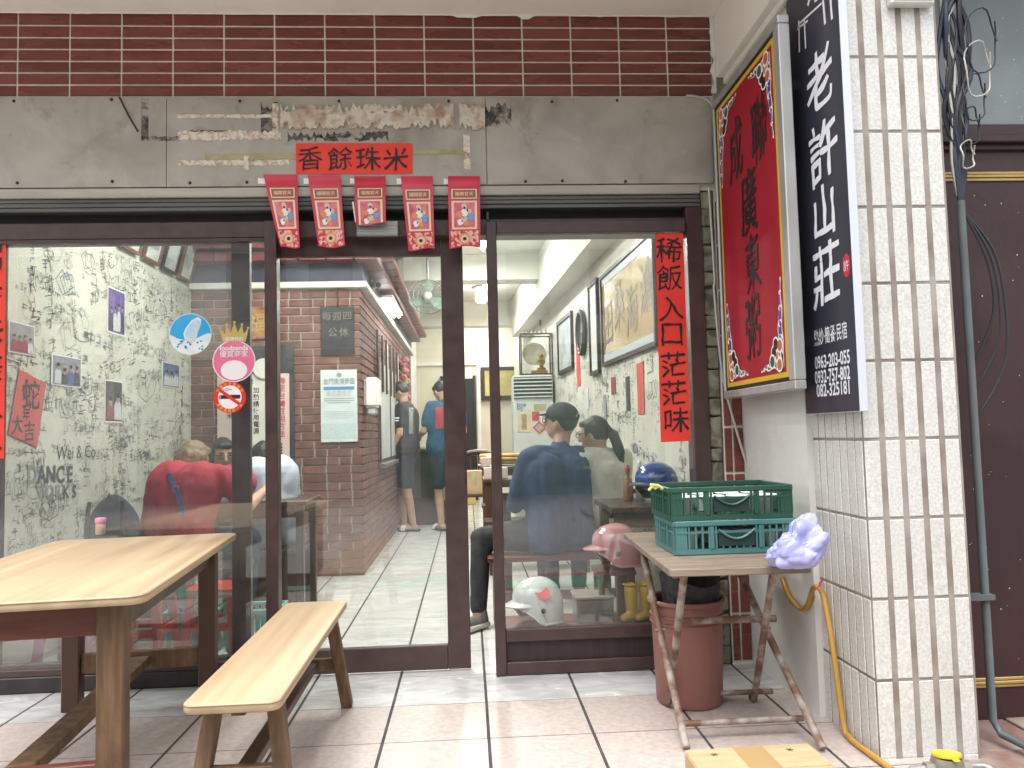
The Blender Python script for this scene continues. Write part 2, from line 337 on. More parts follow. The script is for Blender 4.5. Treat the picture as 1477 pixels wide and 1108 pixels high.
# --- side wall on the right with its beam
stain(PLASTER, (.38,.36,.33), 6, .60, .82, .5, stretch=(1,1,.35))
sw = tag(B().box(1.362, 1.62, -.735, .0, 0, 3.255).obj('side_wall', PLASTER), 'plain off-white plaster side wall behind the red signboard', 'wall')
B().box(1.30, 1.361, -1.13, -.012, 2.93, 3.2555).box(1.335, 1.3615, -1.13, -.012, 2.895, 2.9295).obj('beam', CREAM, sw, bevel=.004)
pb = B().prism([(0,0)]+[(-.02-.018*noise.noise(Vector((0, z*.31, 5)))-.012*noise.noise(Vector((0, z*1.3, 8))), -z*.016) for z in range(0, 26)]+[(0, -.4)], FRONT((1.30, -.0095, 3.25)), .003).obj('paint_smear', MATS['white paint smear'], sw)
# maroon tile strip beside the shop front
st = tag(B().box(1.262, 1.361, -.004, .12, 0, 2.349).obj('corner_wall', WGROUT), 'narrow strip of maroon corner tiles beside the shop window', 'wall')
z = .02
while z < 2.28:
    for x0, x1 in ((1.268, 1.302), (1.312, 1.358)):
        B().box(x0, x1, -.012, -.002, z, min(z+.215, 2.345)).obj('tile', REDTILE, st, bevel=.0015)
    z += .228
STONE = M('mossy weathered stone', (.10,.09,.062), (.30,.275,.21), 9, .9, .5, 22, detail=9, dist=1.5)
sp = tag(B().box(1.193, 1.258, .005, .12, 0, 2.349).obj('stone_pier', M('pier mortar', (.05,.045,.035), rough=.95)), 'narrow weathered stone pier between window frame and maroon tiles', 'pier')
z = .0
while z < 2.33:
    hh = rng.uniform(.07, .16); a = rng.uniform(-.012, .012)
    B().prism([(-.029, 0), (.029, a), (.030, hh-.008), (-.029, hh-.008+a*.6)], FRONT((1.2255, .006, z+.004)), rng.uniform(.008, .016)).obj('stone', STONE, sp, bevel=.005); z += hh
# ================================================================ pillar of white tiles
PGROUT = M('brown grey pillar grout', (.20,.165,.14), (.33,.30,.27), 7, .9, .2, 60, detail=8)
PTILE = M('white textured pillar tile', (.50,.49,.465), (.65,.645,.62), 110, .38, .3, 160, rand=.035, detail=6, bdist=.004, rvar=.1)
stain(PTILE, (.36,.34,.31), 9, .66, .80, .4); stain(PTILE, (.42,.36,.27), 3, .60, .80, .4, seed=4)
pl = tag(B().box(1.3892, 1.743, -1.1385, -.725, -.02, 3.2555).obj('pillar', PGROUT), 'square pillar clad in tall narrow white tiles with brown joints', 'pillar')
RZ = [at_y(1253, 749, -1.14).z, at_y(1261, 865, -1.14).z]; rh = RZ[0]-RZ[1]
z0 = RZ[0]-4*rh
while z0 < 3.2:
    a, b = max(z0+.005, .003), min(z0+rh-.005, 3.25)
    for k in range(5):
        x0 = 1.3945+k*.0725
        B().box(x0-.005 if k == 0 else x0, x0+.051, -1.1415, -1.128, a, b).obj('tile', PTILE, pl, bevel=.0025).location.y = rng.uniform(-.001, .001)
    for k in range(7):
        y0 = -1.1275+k*.0575
        B().box(1.3865, 1.402, y0, y0+.050, a, b).obj('tile', PTILE, pl, bevel=.0025).location.x = rng.uniform(-.001, .001)
    for k in range(6):
        y0 = -1.1275+k*.07
        B().box(1.738, 1.752, y0, y0+.05, a, b).obj('tile', PTILE, pl, bevel=.0025)
    z0 += rh
# ================================================================ neighbour's front
MAROON = M('neighbour maroon paint', (.034,.014,.017), (.048,.020,.023), 2.5, .45, .1, 30, detail=8, rvar=.1)
GOLD = M('gold trim', (.42,.29,.10), (.52,.38,.15), 9, .4, metal=.4)
stain(MAROON, (.12,.085,.08), 12, .66, .80, .35)
nb = thing('neighbour_shop', 'dark maroon shopfront next door with gold trim and grey upper panel', 'shopfront', (2.6, -.8, 0))
ny = -.80
zz = lambda py, px=1440: at_y(px, py, ny).z
B().box(1.60, 6.5, ny, -.6, -.02, 3.2).obj('wall', MAROON, nb)
B().box(1.60, 6.5, ny-.012, ny, zz(186), 3.2).obj('upper_panel', M('grey blue panel', (.17,.20,.21), (.25,.285,.29), 3, .5, .05, 40, detail=8, rvar=.12), nb)
for i, (a, b, t) in enumerate(((183, 200, .03), (200, 210, .045), (210, 218, .02))): B().box(1.60, 6.5, ny-t, ny-.0005*i, zz(b), zz(a)+.0005*i).obj('moulding', MAROON, nb, bevel=.004)
for a, b in ((248, 262), (976, 991)):
    for k in range(3):
        h = (zz(a)-zz(b))/3; B().box(1.60, 6.5, ny-.012+.004*abs(k-1), ny, zz(b)+k*h+.001, zz(b)+(k+1)*h-.001).obj('gold_strip', GOLD, nb, bevel=.002)
spk = B()
for i in range(55):
    px, py = rng.uniform(1395, 1476), rng.choice([rng.uniform(270, 970), rng.uniform(20, 180)]); p = at_y(px, py, ny - (.0125 if py < 185 else .0005)); r = rng.uniform(.0008, .0024)**1.0
    spk.prism([(r*math.cos(a)*rng.uniform(.6, 1.3), r*math.sin(a)*rng.uniform(.6, 1.6)) for a in [i*1.05 for i in range(6)]], FRONT(p), .0008)
stuff(spk.obj('paint_speck', WHITE, nb))
tag(B().box(1.95, 6.5, -1.3, .1, 3.2005, 7.0).obj('neighbour_storey', MATS['upper storey render']), 'pale rendered storey above the maroon shopfront', 'building')
# ================================================================ street opposite (seen as reflections only)
def opposite(x0, x1, hgt, mat, lab, ground):
    t = thing('opposite_house', lab, 'building', ((x0+x1)/2, -12.5, -.15)); B().box(x0, x1, -16, -12.5, -.15, hgt).obj('wall', mat, t)
    wm = M('opposite window', (.03,.04,.05), rough=.1); n = int((x1-x0)/1.6)
    for f in range(1, int(hgt/3)):
        for k in range(n):
            xa = x0+.5+k*(x1-x0-.6)/n; B().box(xa, xa+.9, -12.5, -12.44, f*3+.6, f*3+2).obj('window', wm, t)
    B().box(x0+.4, x1-.4, -12.5, -12.4, -.15, 2.6).obj('shutter', ground, t)
    B().box(x0+.1, x1-.1, -12.4, -11.7, 2.75, 2.9).obj('awning', M('awning grey', (.25,.25,.24), rough=.7), t)
opposite(-15, -7.2, 6.5, M('house cream', (.55,.50,.42), rough=.9), 'cream two-storey house across the street with steel shutter', M('shutter steel', (.35,.36,.37), rough=.5))
opposite(-7.1, -1.5, 7.5, M('house grey', (.42,.42,.42), rough=.9), 'grey concrete house across the street with dark shutter', M('shutter dark', (.06,.07,.09), rough=.5))
opposite(-1.4, 4.5, 6.2, M('house white', (.66,.65,.62), rough=.9), 'white house across the street with green shutter', M('shutter green', (.05,.20,.13), rough=.5))
opposite(4.6, 13, 7, M('house tan', (.40,.32,.25), rough=.9), 'tan house across the street with wide steel shutter', MATS['shutter steel'])
# ================================================================ grey metal fascia
FASC = M('stained galvanised sheet', (.29,.265,.225), (.45,.425,.38), 3.2, .5, .05, 30, metal=.08, detail=9, dist=.8, rvar=.12, lo=.3, hi=.68)
zf = lambda py, px=500: at_y(px, py, -.03).z
fz1, fz0 = zf(140), zf(267.5)
fa = thing('metal_fascia', 'grey galvanised metal fascia sheet with screws and torn sign remains', 'fascia', (0, -.03, fz0))
xs = [-3.56, -2.62, -1.43, .12, 1.262]
for a, b in zip(xs, xs[1:]): B().box(a+.0012, b-.0012, -.03, -.009, fz0, fz1).obj('panel', FASC, fa, bevel=.0015)
for px, py in ((20,146),(161,144),(346,146),(489,146),(647,146),(796,147),(25,264),(162,262),(274,264),(811,261),(356,263),(890,145),(902,262),(758,262)):
    p = at_y(px, py, -.03); B().lathe([(.0075, 0), (.0075, .003), (.003, .006)], 8, FRONT(p) ).obj('screw', BLACKM, fa)
def patch(name, px0, py0, px1, py1, mat, t=.002, ragged=.3, seed=0, parent=None, y=-.03):
    a = at_y(px0, py0, y); b = at_y(px1, py1, y); w, h = abs(b.x-a.x), abs(a.z-b.z); c = (a+b)/2; r = random.Random(seed); n = max(8, int(w/.007)); e = min(w, h)*ragged
    top = [(-w/2+w*i/n, h/2-e*(abs(noise.noise(Vector((i*.22, seed, 1))))*1.3+abs(noise.noise(Vector((i*.9, seed, 4))))*.5)) for i in range(n+1)]; bot = [(w/2-w*i/n, -h/2+e*(abs(noise.noise(Vector((i*.22, seed, 7))))*1.3+abs(noise.noise(Vector((i*.9, seed, 9))))*.5)) for i in range(n+1)]
    return sheet(name, FRONT(c), top+bot, mat, parent or fa, t)
GLUE = M('torn adhesive remains', (.70,.66,.58), (.42,.22,.12), 26, .85, .5, 40, detail=8, dist=1, lo=.45, hi=.7)
FOAM = M('crumbling foam plaster remains', (.64,.58,.50), (.34,.19,.11), 16, .95, .8, 30, detail=9, dist=.6, lo=.42, hi=.72, bdist=.02)
SMUD = M('black adhesive smudge', (.03,.03,.03), (.16,.15,.14), 18, .8, detail=8)
worn(SMUD, 14, .40, .62); worn(GLUE, 22, .30, .42); worn(FOAM, 16, .30, .38)
stain(FASC, (.13,.095,.06), 4.5, .56, .74, .65); stain(FASC, (.55,.53,.49), 7, .60, .75, .5, seed=2); stain(FASC, (.10,.09,.08), 26, .66, .76, .6, seed=3)
TAPE = M('old yellow tape', (.33,.29,.14), (.42,.38,.22), 12, .6)
patch('adhesive_strip', 256, 165, 392, 171, GLUE, seed=1); patch('adhesive_strip', 257, 188, 405, 203, GLUE, seed=2); patch('adhesive_strip', 257, 231, 417, 239, GLUE, seed=3)
patch('adhesive_strip', 257, 188, 330, 191, SMUD, t=.003, ragged=.9, seed=14)
patch('foam_remains', 405, 150, 655, 188, FOAM, t=.012, ragged=.45, seed=4); patch('foam_remains', 662, 149, 700, 189, FOAM, t=.010, ragged=.3, seed=5)
patch('adhesive_smudge', 699, 147, 738, 185, SMUD, t=.0015, ragged=.5, seed=6); patch('adhesive_smudge', 376, 146, 402, 200, SMUD, t=.001, ragged=.6, seed=7); patch('adhesive_smudge', 204, 142, 214, 203, SMUD, t=.001, ragged=.5, seed=8)
patch('adhesive_smudge', 204, 196, 262, 204, SMUD, t=.001, ragged=.6, seed=18); patch('adhesive_smudge', 415, 189, 560, 205, SMUD, t=.001, ragged=.8, seed=19)
patch('adhesive_strip', 668, 193, 679, 246, GLUE, t=.003, seed=9); patch('adhesive_strip', 393, 149, 402, 196, GLUE, t=.003, seed=10)
patch('tape_strip', 296, 221, 430, 231, TAPE, seed=11); patch('tape_strip', 596, 216, 670, 223, TAPE, seed=12); patch('tape_strip', 352, 224, 359, 246, GLUE, t=.004, seed=13)
for i, px in enumerate((372, 438, 505, 572, 640)): patch('tape_strip', px, 257, px+14, 266, WHITE, t=.002, ragged=.2, seed=20+i)
B().tube([at_y(172, 140, -.034), at_y(186, 168, -.036), at_y(199, 190, -.033)], .004, 6).obj('bent_wire', BLACKM, fa)
# ================================================================ shutter rail and frame
z_ = lambda py, px=200: at_y(px, py, 0).z
sh = thing('shutter_rail', 'cream and grey roller shutter bottom rail above the shop doors', 'shutter', (0, 0, z_(306)))
B().box(-3.56, 1.19, -.026, .08, z_(287), fz0-.004).obj('cream_lip', M('grimy cream metal', (.36,.34,.29), (.46,.44,.38), 6, .55, stretch=(.3,1,4)), sh, bevel=.004)
for k in range(3):
    h = (z_(288)-z_(306))/3; B().box(-3.56, 1.19, -.012-.005*(k == 1), .08, z_(306)+k*h+.0008, z_(306)+(k+1)*h-.0008).obj('slat', M('dark grey shutter slat', (.085,.085,.08), (.13,.13,.12), 5, .5, stretch=(.3,1,4), metal=.3), sh, bevel=.003)
ff = thing('shop_frame', 'dark brown aluminium frame that holds the shop windows and door', 'door frame', (0, .05, 0))
B().box(-3.56, 1.19, .06, .12, z_(322), z_(306)+.03).obj('recess_panel', BLACKM, ff)
XY = lambda px, py, y: at_y(px, py, y).x
B().box(-3.56, 1.19, .0, .12, z_(344), z_(321)).obj('header', BROWN, ff, bevel=.003)
xp0, xp1 = XY(383, 600, 0), XY(401, 600, 0)
B().box(xp0, xp1, -.012, .06, 0.004, z_(321)+.001).obj('post', BROWN, ff, bevel=.003)
xr0, xr1 = XY(1000, 600, -.02), 1.192
B().box(xr0+.003, xr1, -.02, .1, 0.004, z_(307)).obj('post', BROWN, ff, bevel=.003)
B().box(XY(706, 500, -.03)+.001, XY(706, 500, -.03)+.012, .0, .09, z_(344)-.01, z_(310)).obj('mullion', BROWN, ff)
B().box(-3.56, xp0-.002, -.004, .10, .002, z_(975, 100)).obj('sill', M('dark sill', (.02,.016,.016), (.035,.03,.03), 10, .4), ff, bevel=.004)
def pane(name, x0, x1, z0, z1, y, parent): return B().box(x0, x1, y-.003, y+.003, z0, z1).obj(name, GLASS, parent)
# left fixed window
lw = thing('fixed_window', 'large fixed glass window left of the sliding door', 'window', (-2, .02, 0))
lzb, lzt = z_(975, 100)+.002, z_(344)-.002
B().box(-3.5, xp0-.002, .0, .04, lzt-.018, lzt).obj('frame_rail', BROWN, lw, bevel=.002); B().box(-3.5, xp0-.002, .0, .04, lzb, lzb+.03).obj('frame_rail', BROWN, lw, bevel=.002)
pane('glass', -3.5, xp0-.002, lzb+.03, lzt-.018, .02, lw)
xi0, xi1 = XY(335, 600, .14), XY(362, 600, .14)
# spare sliding leaf parked behind the window
sp_ = thing('parked_door_leaf', 'glass sliding leaf parked behind the left window, broad dark stile showing', 'door', (-1.8, .14, .01))
B().box(xi0, xi1, .125, .165, .012, 2.16).obj('stile', BROWN, sp_, bevel=.003); B().box(-2.298, -2.27, .125, .165, .012, 2.16).obj('stile', BROWN, sp_, bevel=.003)
B().box(-2.269, xi0-.001, .125, .165, .012, .10).obj('rail', BROWN, sp_, bevel=.003); B().box(-2.269, xi0-.001, .125, .165, 2.135, 2.16).obj('rail', BROWN, sp_, bevel=.003)
pane('glass', -2.27, xi0, .10, 2.135, .145, sp_)
# sliding door
dy = .085
dr = thing('sliding_door', 'brown framed glass sliding door standing partly open', 'door', (-.5, dy, .005))
d0, d1, d2, d3 = XY(385, 650, dy), XY(404, 650, dy), XY(641, 650, dy), XY(673, 650, dy)
dzt, dzi, dzb, dzj = at_y(520, 341, dy).z, at_y(520, 371, dy).z, .012, at_y(520, 934, dy).z
B().box(d0, d1, dy-.02, dy+.02, dzb, dzt).obj('stile', BROWN, dr, bevel=.003); B().box(d2, d3, dy-.02, dy+.02, dzb, dzt).obj('stile', BROWN, dr, bevel=.003)
B().box(d1+.001, d2-.001, dy-.018, dy+.018, dzi, dzt-.001).obj('rail', BROWN, dr, bevel=.003); B().box(d1+.001, d2-.001, dy-.018, dy+.018, dzb, dzj).obj('rail', BROWN, dr, bevel=.003)
pane('glass', d1, d2, dzj, dzi, dy, dr)
B().box(d3-.010, d3-.004, dy-.024, dy-.019, .9, 1.08).obj('handle', BLACKM, dr)
# right window
ry = -.03
rw = thing('display_window', 'fixed glass window right of the doorway with dark kick panel', 'window', (.6, ry, 0))
r0, r1, r2 = XY(708, 640, ry), XY(723, 640, ry), XY(999, 640, ry)
rz = lambda py: at_y(820, py, ry).z
B().box(r0, r1, ry-.02, ry+.025, .004, rz(320)).obj('stile', BROWN, rw, bevel=.003)
for a, b, in ((337, 320), (922, 904), (972, 951)): B().box(r1+.001, r2, ry-.018, ry+.025, max(.004, rz(a)), rz(b)).obj('rail', BROWN, rw, bevel=.003)
B().box(r1+.001, r2, ry, ry+.012, rz(951)+.0005, rz(922)-.0005).obj('kick_panel', M('ribbed dark panel', (.022,.014,.014), (.034,.022,.022), 5, .5, stretch=(8,1,.3)), rw)
pane('glass', r1, r2, rz(904), rz(337), ry+.004, rw)
# door closer box
dc = thing('door_closer', 'small ribbed grey box fixed above the sliding door', 'door closer', at_y(545, 341, -.01))
a, b = at_y(515, 321, -.01), at_y(575, 341, -.01)
B().box(a.x, b.x, -.035, -.001, b.z, a.z).obj('body', STEEL, dc, bevel=.003)
for k in range(4): B().box(a.x+.003, b.x-.003, -.038, -.0345, b.z+.006+k*.014, b.z+.013+k*.014).obj('rib', STEEL, dc, bevel=.001)
# ================================================================ inside the shop
SCRW = M('scribbled white wall paint', (.53,.515,.45), (.62,.605,.54), 2.5, .7, .05, 40, detail=8)
INWALL = M('beige interior paint', (.58,.52,.42), (.66,.60,.50), 2, .8)
PEN = [M('pen black', (.035,.035,.035), rough=.7), M('pen grey', (.16,.16,.15), rough=.7), M('pen faded', (.26,.27,.24), rough=.7), M('pen blue', (.05,.08,.20), rough=.7), M('pen green', (.10,.24,.18), rough=.7)]
# left wall
lwall = tag(B().box(-2.5, -2.3, .121, 2.95, 0, 3.2).obj('left_wall', SCRW), 'white shop wall left of the door covered in handwritten scribbles', 'wall')
RWX = lambda y: 1.27-.045*y
rwd = Vector((-.045, 1, 0)).normalized(); rwn = Vector((-1, -.045, 0)).normalized()
def rpx(px, py, off=0):
    d = _ray(px, py); nrm = Vector((1, .045, 0)); t = (1.27-off-nrm.dot(CP))/nrm.dot(d); return CP+d*t
def RW(p): return frame(p, -rwd)
rwall = tag(B().prism([(1.27-.045*.121, .121), (1.27-.045*10, 10), (1.6, 10), (1.6, .121)], Matrix.Identity(4), 3.2).obj('right_wall', SCRW), 'white scribbled shop wall on the right hung with framed pictures', 'wall')
def scribbles(parent, mk, w, h, n, r, smin=.03, smax=.10):
    bs = [B() for _ in PEN]
    def stroke(b, pts, wd):
        for p, q in zip(pts, pts[1:]):
            dx, dy = q[0]-p[0], q[1]-p[1]; l = math.hypot(dx, dy)
            if l < 1e-5: continue
            nx, ny = -dy/l*wd/2, dx/l*wd/2; ex, ey = dx/l*wd*.3, dy/l*wd*.3
            v = [mk(p[0]+nx-ex, p[1]+ny-ey), mk(p[0]-nx-ex, p[1]-ny-ey), mk(q[0]-nx+ex, q[1]-ny+ey), mk(q[0]+nx+ex, q[1]+ny+ey)]
            b.add(v, [(0, 1, 2, 3)])
    for i in range(n):
        cx, cyy = r.uniform(.02, w-.02), r.uniform(.25, h); s = smin+(smax-smin)*r.random()**2; b = bs[r.choices(range(5), (4, 6, 6, 1, 1))[0]]; wd = max(.0028, s*r.uniform(.045, .075))
        kind = r.random(); tilt = r.uniform(-.25, .25); ct, st_ = math.cos(tilt), math.sin(tilt)
        if kind < .80:      # a run of small characters
            vert = r.random() < .35; m = r.randint(2, 7)
            for c in range(m):
                ox, oy = (0, -c*s*1.15) if vert else (c*s*1.05, 0)
                for k in range(r.randint(3, 6)):
                    x, y = r.uniform(0, s), r.uniform(0, s); t = r.random()
                    if t < .4: pts = [(x*.3, y), (x*.3+s*r.uniform(.4, .8), y+s*.08)]
                    elif t < .75: pts = [(x, s*r.uniform(.6, 1)), (x+s*r.uniform(-.1, .1), s*r.uniform(0, .4))]
                    else: pts = [(x, y), (x+s*r.uniform(-.4, .4), y-s*r.uniform(.1, .4)), (x+s*r.uniform(-.2, .5), y-s*r.uniform(.1, .3))]
                    pts = [((px+ox), (py+oy)) for px, py in pts]; pts = [(cx+px*ct-py*st_, cyy+px*st_+py*ct) for px, py in pts]
                    if all(0 < q[0] < w and .1 < q[1] < h for q in pts): stroke(b, pts, wd)
        else:               # a looping doodle or signature
            pts = []; x, y = cx, cyy; rr = s*r.uniform(.5, 1.6); k = r.randint(8, 18); f = r.uniform(.6, 2.2)
            for j in range(k): a = j*f*.7; pts.append((x+rr*math.cos(a)*(.5+.5*r.random())+j*s*.12, y+rr*math.sin(a)*.8))
            pts = [q for q in pts if 0 < q[0] < w and .1 < q[1] < h]; stroke(b, pts, wd*.8)
    for b, m in zip(bs, PEN):
        if b.f: stuff(b.obj('scribble', m, parent))
scribbles(lwall, lambda a, z: (-2.2985, .13+a, z), 2.67, 2.42, 470, random.Random(3))
def _rm(a, z): y = .2+a; return (RWX(y)-.0015, y, z)
scribbles(rwall, _rm, 6.5, 2.35, 400, random.Random(5), .035, .12)
LW = lambda p, off=0: LEFTW((-2.2985+off, p.y, p.z))
def lpx(px, py): return at_x(px, py, -2.3)
# words one can read on the left wall
a, b = lpx(52, 690), lpx(100, 690)
for i, ch in enumerate('DANCE'): write(ch, LW(lpx(46+13.5*i, 683)), .13, PEN[0] if i else PEN[2], lwall, bold=.03, out=.002)
for i, ch in enumerate('WORKS'): write(ch, LW(lpx(60+11.5*i, 708)), .105, PEN[0] if i > 2 else PEN[2], lwall, bold=.02, out=.002)
write('Wei & Co.', LW(lpx(112, 651)), .11, PEN[0], lwall, bold=-.005, out=.002)
# small photographs pinned to the left wall
def figures(parent, mk, w, h, n, cols, skin, r):
    for i in range(n):
        cx = -w/2+w*(i+.5)/n*.92+w*.04; hh = h*r.uniform(.55, .75); bw = w/n*.5
        sheet('figure', mk(cx, 0, .0012), [(-bw, -h*.48), (bw, -h*.48), (bw*.9, -h*.5+hh*.55), (bw*.45, -h*.5+hh*.74), (-bw*.45, -h*.5+hh*.74), (-bw*.9, -h*.5+hh*.55)], r.choice(cols), parent, .0005)
        sheet('figure', mk(cx, -h*.5+hh*.86, .002), disc(bw*.46, 12, 0, 0, bw*.6), skin, parent, .0005)
        sheet('figure', mk(cx, -h*.5+hh*.955, .0028), disc(bw*.46, 12, 0, 0, bw*.30), INK, parent, .0005)
PHS = M('photo skin', (.36,.22,.20), rough=.4); PHV = M('photo violet', (.10,.06,.24), (.16,.10,.34), 20, .35); PHD = M('photo dark', (.03,.03,.06), rough=.35); PHW = M('photo white', (.55,.56,.62), rough=.35); PHB = M('photo blue', (.05,.12,.28), rough=.35); PHR = M('photo red', (.25,.03,.05), rough=.35); PHG = M('photo grey', (.20,.20,.24), (.3,.3,.36), 15, .35)
def photo(pxs, bgm, cols, n, lab, seed):
    (x0, y0), (x1, y1) = pxs; a, b = lpx(x0, y0), lpx(x1, y1); c = (a+b)/2; w, h = abs(b.y-a.y), abs(a.z-b.z)
    t = tag(B().prism(rect(w, h), LEFTW((-2.297, c.y, c.z)), .003).obj('wall_photo', WHITE), lab, 'photo', 'photos pinned to the scribbled wall')
    sheet('picture', LEFTW((-2.2935, c.y, c.z)), rect(w*.93, h*.94), bgm, t, .0006)
    figures(t, lambda x, y, o: LEFTW((-2.2925+o, c.y+x, c.z+y)), w*.9, h*.9, n, cols, PHS, random.Random(seed))
photo(((154, 412), (179, 486)), PHV, [PHD, PHW, PHV], 4, 'tall violet group photo high on the scribbled wall', 1)
photo(((73, 510), (116, 560)), PHG, [PHW, PHD, PHB], 4, 'wide photo of four people in white and navy shirts', 2)
photo(((11, 462), (48, 514)), PHG, [PHW, PHB, PHR], 4, 'group photo with one person in light blue, above the red snake paper', 3)
photo(((150, 547), (175, 610)), PHD, [PHR, PHW], 2, 'photo of a couple, one in dark red', 4)
photo(((233, 521), (258, 561)), PHB, [PHD, PHB, PHW], 3, 'small dark blue photo near the brick wall', 5)
# red snake-year paper
PAPR = M('red paper', (.66,.035,.022), (.74,.055,.034), 5, .6, .12, 12, detail=4)
PAPF = M('faded red paper', (.50,.06,.05), (.60,.09,.075), 5, .65, .15, 12)
a, b, c, d = lpx(26, 533), lpx(65, 553), lpx(52, 645), lpx(10, 626)
cc = (a+b+c+d)/4; mk = LEFTW((-2.295, cc.y, cc.z))
sn = tag(sheet('new_year_paper', mk, [(q.y-cc.y, q.z-cc.z) for q in (d, c, b, a)], PAPF, None, .0015), 'tilted red snake-year paper with black brush characters on scribbled wall', 'paper sign')
for ch, px, py, s in (('蛇', 43, 570, .17), ('年', 36, 597, .075), ('大', 23, 612, .10), ('吉', 40, 622, .11)):
    p = lpx(px, py); write(ch, LEFTW((-2.293, p.y, p.z)), s, INK, sn, bold=.012, brush=.8, seed=px)
# framed pictures leaning out above the left wall
FR = M('picture frame black', (.02,.016,.014), rough=.4); FRB = M('picture frame brown', (.16,.07,.03), (.22,.10,.05), 10, .4)
MATTE = M('mounted document', (.55,.58,.58), (.66,.68,.66), 5, .5); PICG = M('picture grey', (.28,.33,.36), (.5,.52,.52), 6, .4)
for i, (y0, y1) in enumerate(((1.02, 1.36), (1.42, 1.72), (1.78, 2.06), (2.12, 2.40), (2.46, 2.72))):
    t = thing('leaning_picture', 'framed certificate leaning out from the top of the scribbled wall', 'picture', (-2.25, (y0+y1)/2, 2.45), 'framed certificates along the wall top')
    mt = Matrix.Translation((-2.285, (y0+y1)/2, 2.455)) @ Matrix.Rotation(R(14), 4, 'Y') @ frame((0, 0, 0), (0, 1, 0))
    w, h = y1-y0, .58
    f = B()
    for q in ((-w/2, w/2, 0, .022), (-w/2, w/2, h-.022, h), (-w/2, -w/2+.022, .0225, h-.0225), (w/2-.022, w/2, .0225, h-.0225)): f.box(q[0], q[1], q[2], q[3], 0, .02, mt)
    f.obj('frame', (FR, FRB, FRB, FR, FRB)[i], t); B().box(-w/2+.02, w/2-.02, .02, h-.02, .002, .008, mt).obj('sheet', (PICG, MATTE, MATTE, PICG, MATTE)[i], t)
    B().box(-w/2+.06, w/2-.06, .1, h-.1, .0085, .0095, mt).obj('print', (MATTE, PICG, PICG, MATTE, PICG)[i], t)
# ---------------------------------------------------------------- brick house front inside the shop
BRICK = M('red brick', (.125,.050,.040), (.205,.10,.082), 9, .8, .35, 50, rand=.22, detail=7)
MORT = M('pale mortar', (.36,.32,.27), (.44,.40,.35), 12, .9)
BX0, BX1, BY, BH, CO = -2.3, -.89, 2.83, 2.41, .0705
bw = tag(B().box(BX0, BX1-.012, BY, 3.1, 0, BH).obj('brick_wall', MORT), 'red brick wall facing the shop windows with black board and notice', 'wall')
def bricks(parent, mk, L, rows, limit, seed):
    r = random.Random(seed); rest = B(); cnt = 0
    for j in range(rows):
        x = -.10*(j % 2)-.012*r.random()
        while x < L:
            w = .192 if r.random() > .25 else .09; a, b = max(x, 0), min(x+w, L)
            if b-a > .02:
                m_ = mk((a+b)/2, (j+.5)*CO, r.uniform(0, .004)); poly = rect(b-a, CO-.0125)
                if cnt < limit(a, b) if callable(limit) else cnt < limit: B().prism(poly, m_, .012).obj('brick', BRICK, parent, bevel=.002); cnt += 1
                else: rest.prism(poly, m_, .012)
            x += w+.0125
    if rest.f: stuff(rest.obj('far_brick', BRICK, parent))
bricks(bw, lambda x, z, o: FRONT((BX0+x, BY-o*.5+.002, z)), BX1-BX0+.004, 34, 290, 11)
sb = tag(B().box(-1.2, BX1-.012, 3.101, 8.6, 0, BH).box(BX1-.2, BX1-.012, 2.835, 3.1005, 0, BH).obj('brick_side_wall', MORT), 'red brick side wall running back beside the standing men', 'wall')
cntr = lambda a, b: 999 if a < 1.3 else 0
bricks(sb, lambda x, z, o: frame((BX1-.0115+o*.5, BY+.004+x, z), (0, 1, 0)), 5.75, 34, cntr, 12)
LEDGE = M('white ledge paint', (.62,.60,.55), (.70,.68,.63), 4, .7); NAVY = M('navy painted band', (.018,.022,.045), (.04,.045,.075), 5, .6); EAVE = M('red eave tile', (.15,.03,.032), (.21,.055,.055), 6, .45, rand=.12)
ev = thing('tiled_eave', 'red tiled eave with navy band and white ledge over the brick walls', 'eave', (BX1, BY, BH))
B().box(BX0, BX1+.06, BY-.06, BY+.2, BH+.001, BH+.055).box(BX1-.2, BX1+.06, BY+.2005, 8.6, BH+.001, BH+.055).obj('ledge', LEDGE, ev, bevel=.006)
B().box(BX0, BX1+.02, BY-.02, BY+.3, BH+.056, BH+.215).box(BX1-.2, BX1+.02, BY+.3005, 8.6, BH+.056, BH+.215).obj('band', NAVY, ev)
k = 0; x = BX0
while x < BX1+.1:
    x2 = min(x+.225, BX1+.16); B().box(x+.004, x2, BY-.16, BY+.3, BH+.2155, BH+.295).obj('eave_tile', EAVE, ev, bevel=.006)
    B().prism([(x+.004, 0), (x2, 0), (x2, .09), (x+.004, .09)], Matrix.Translation((0, BY-.235, BH+.30)) @ Matrix.Rotation(R(18), 4, 'X'), .04).obj('roof_tile', EAVE, ev, bevel=.008)
    x += .23
y = BY+.305
while y < 8.5:
    B().box(BX1-.2, BX1+.16, y+.004, y+.3, BH+.2155, BH+.285).obj('eave_tile', EAVE, ev, bevel=.006); B().box(BX1+.04, BX1+.26, y+.004, y+.3, BH+.286, BH+.34).obj('roof_tile', EAVE, ev, bevel=.012); y += .304
B().box(BX0, BX1+.04, BY-.17, 8.6, BH+.341, 3.199).obj('soffit', M('grey eave board', (.30,.27,.25), rough=.8), ev)  # plain warm grey board above the eave tiles
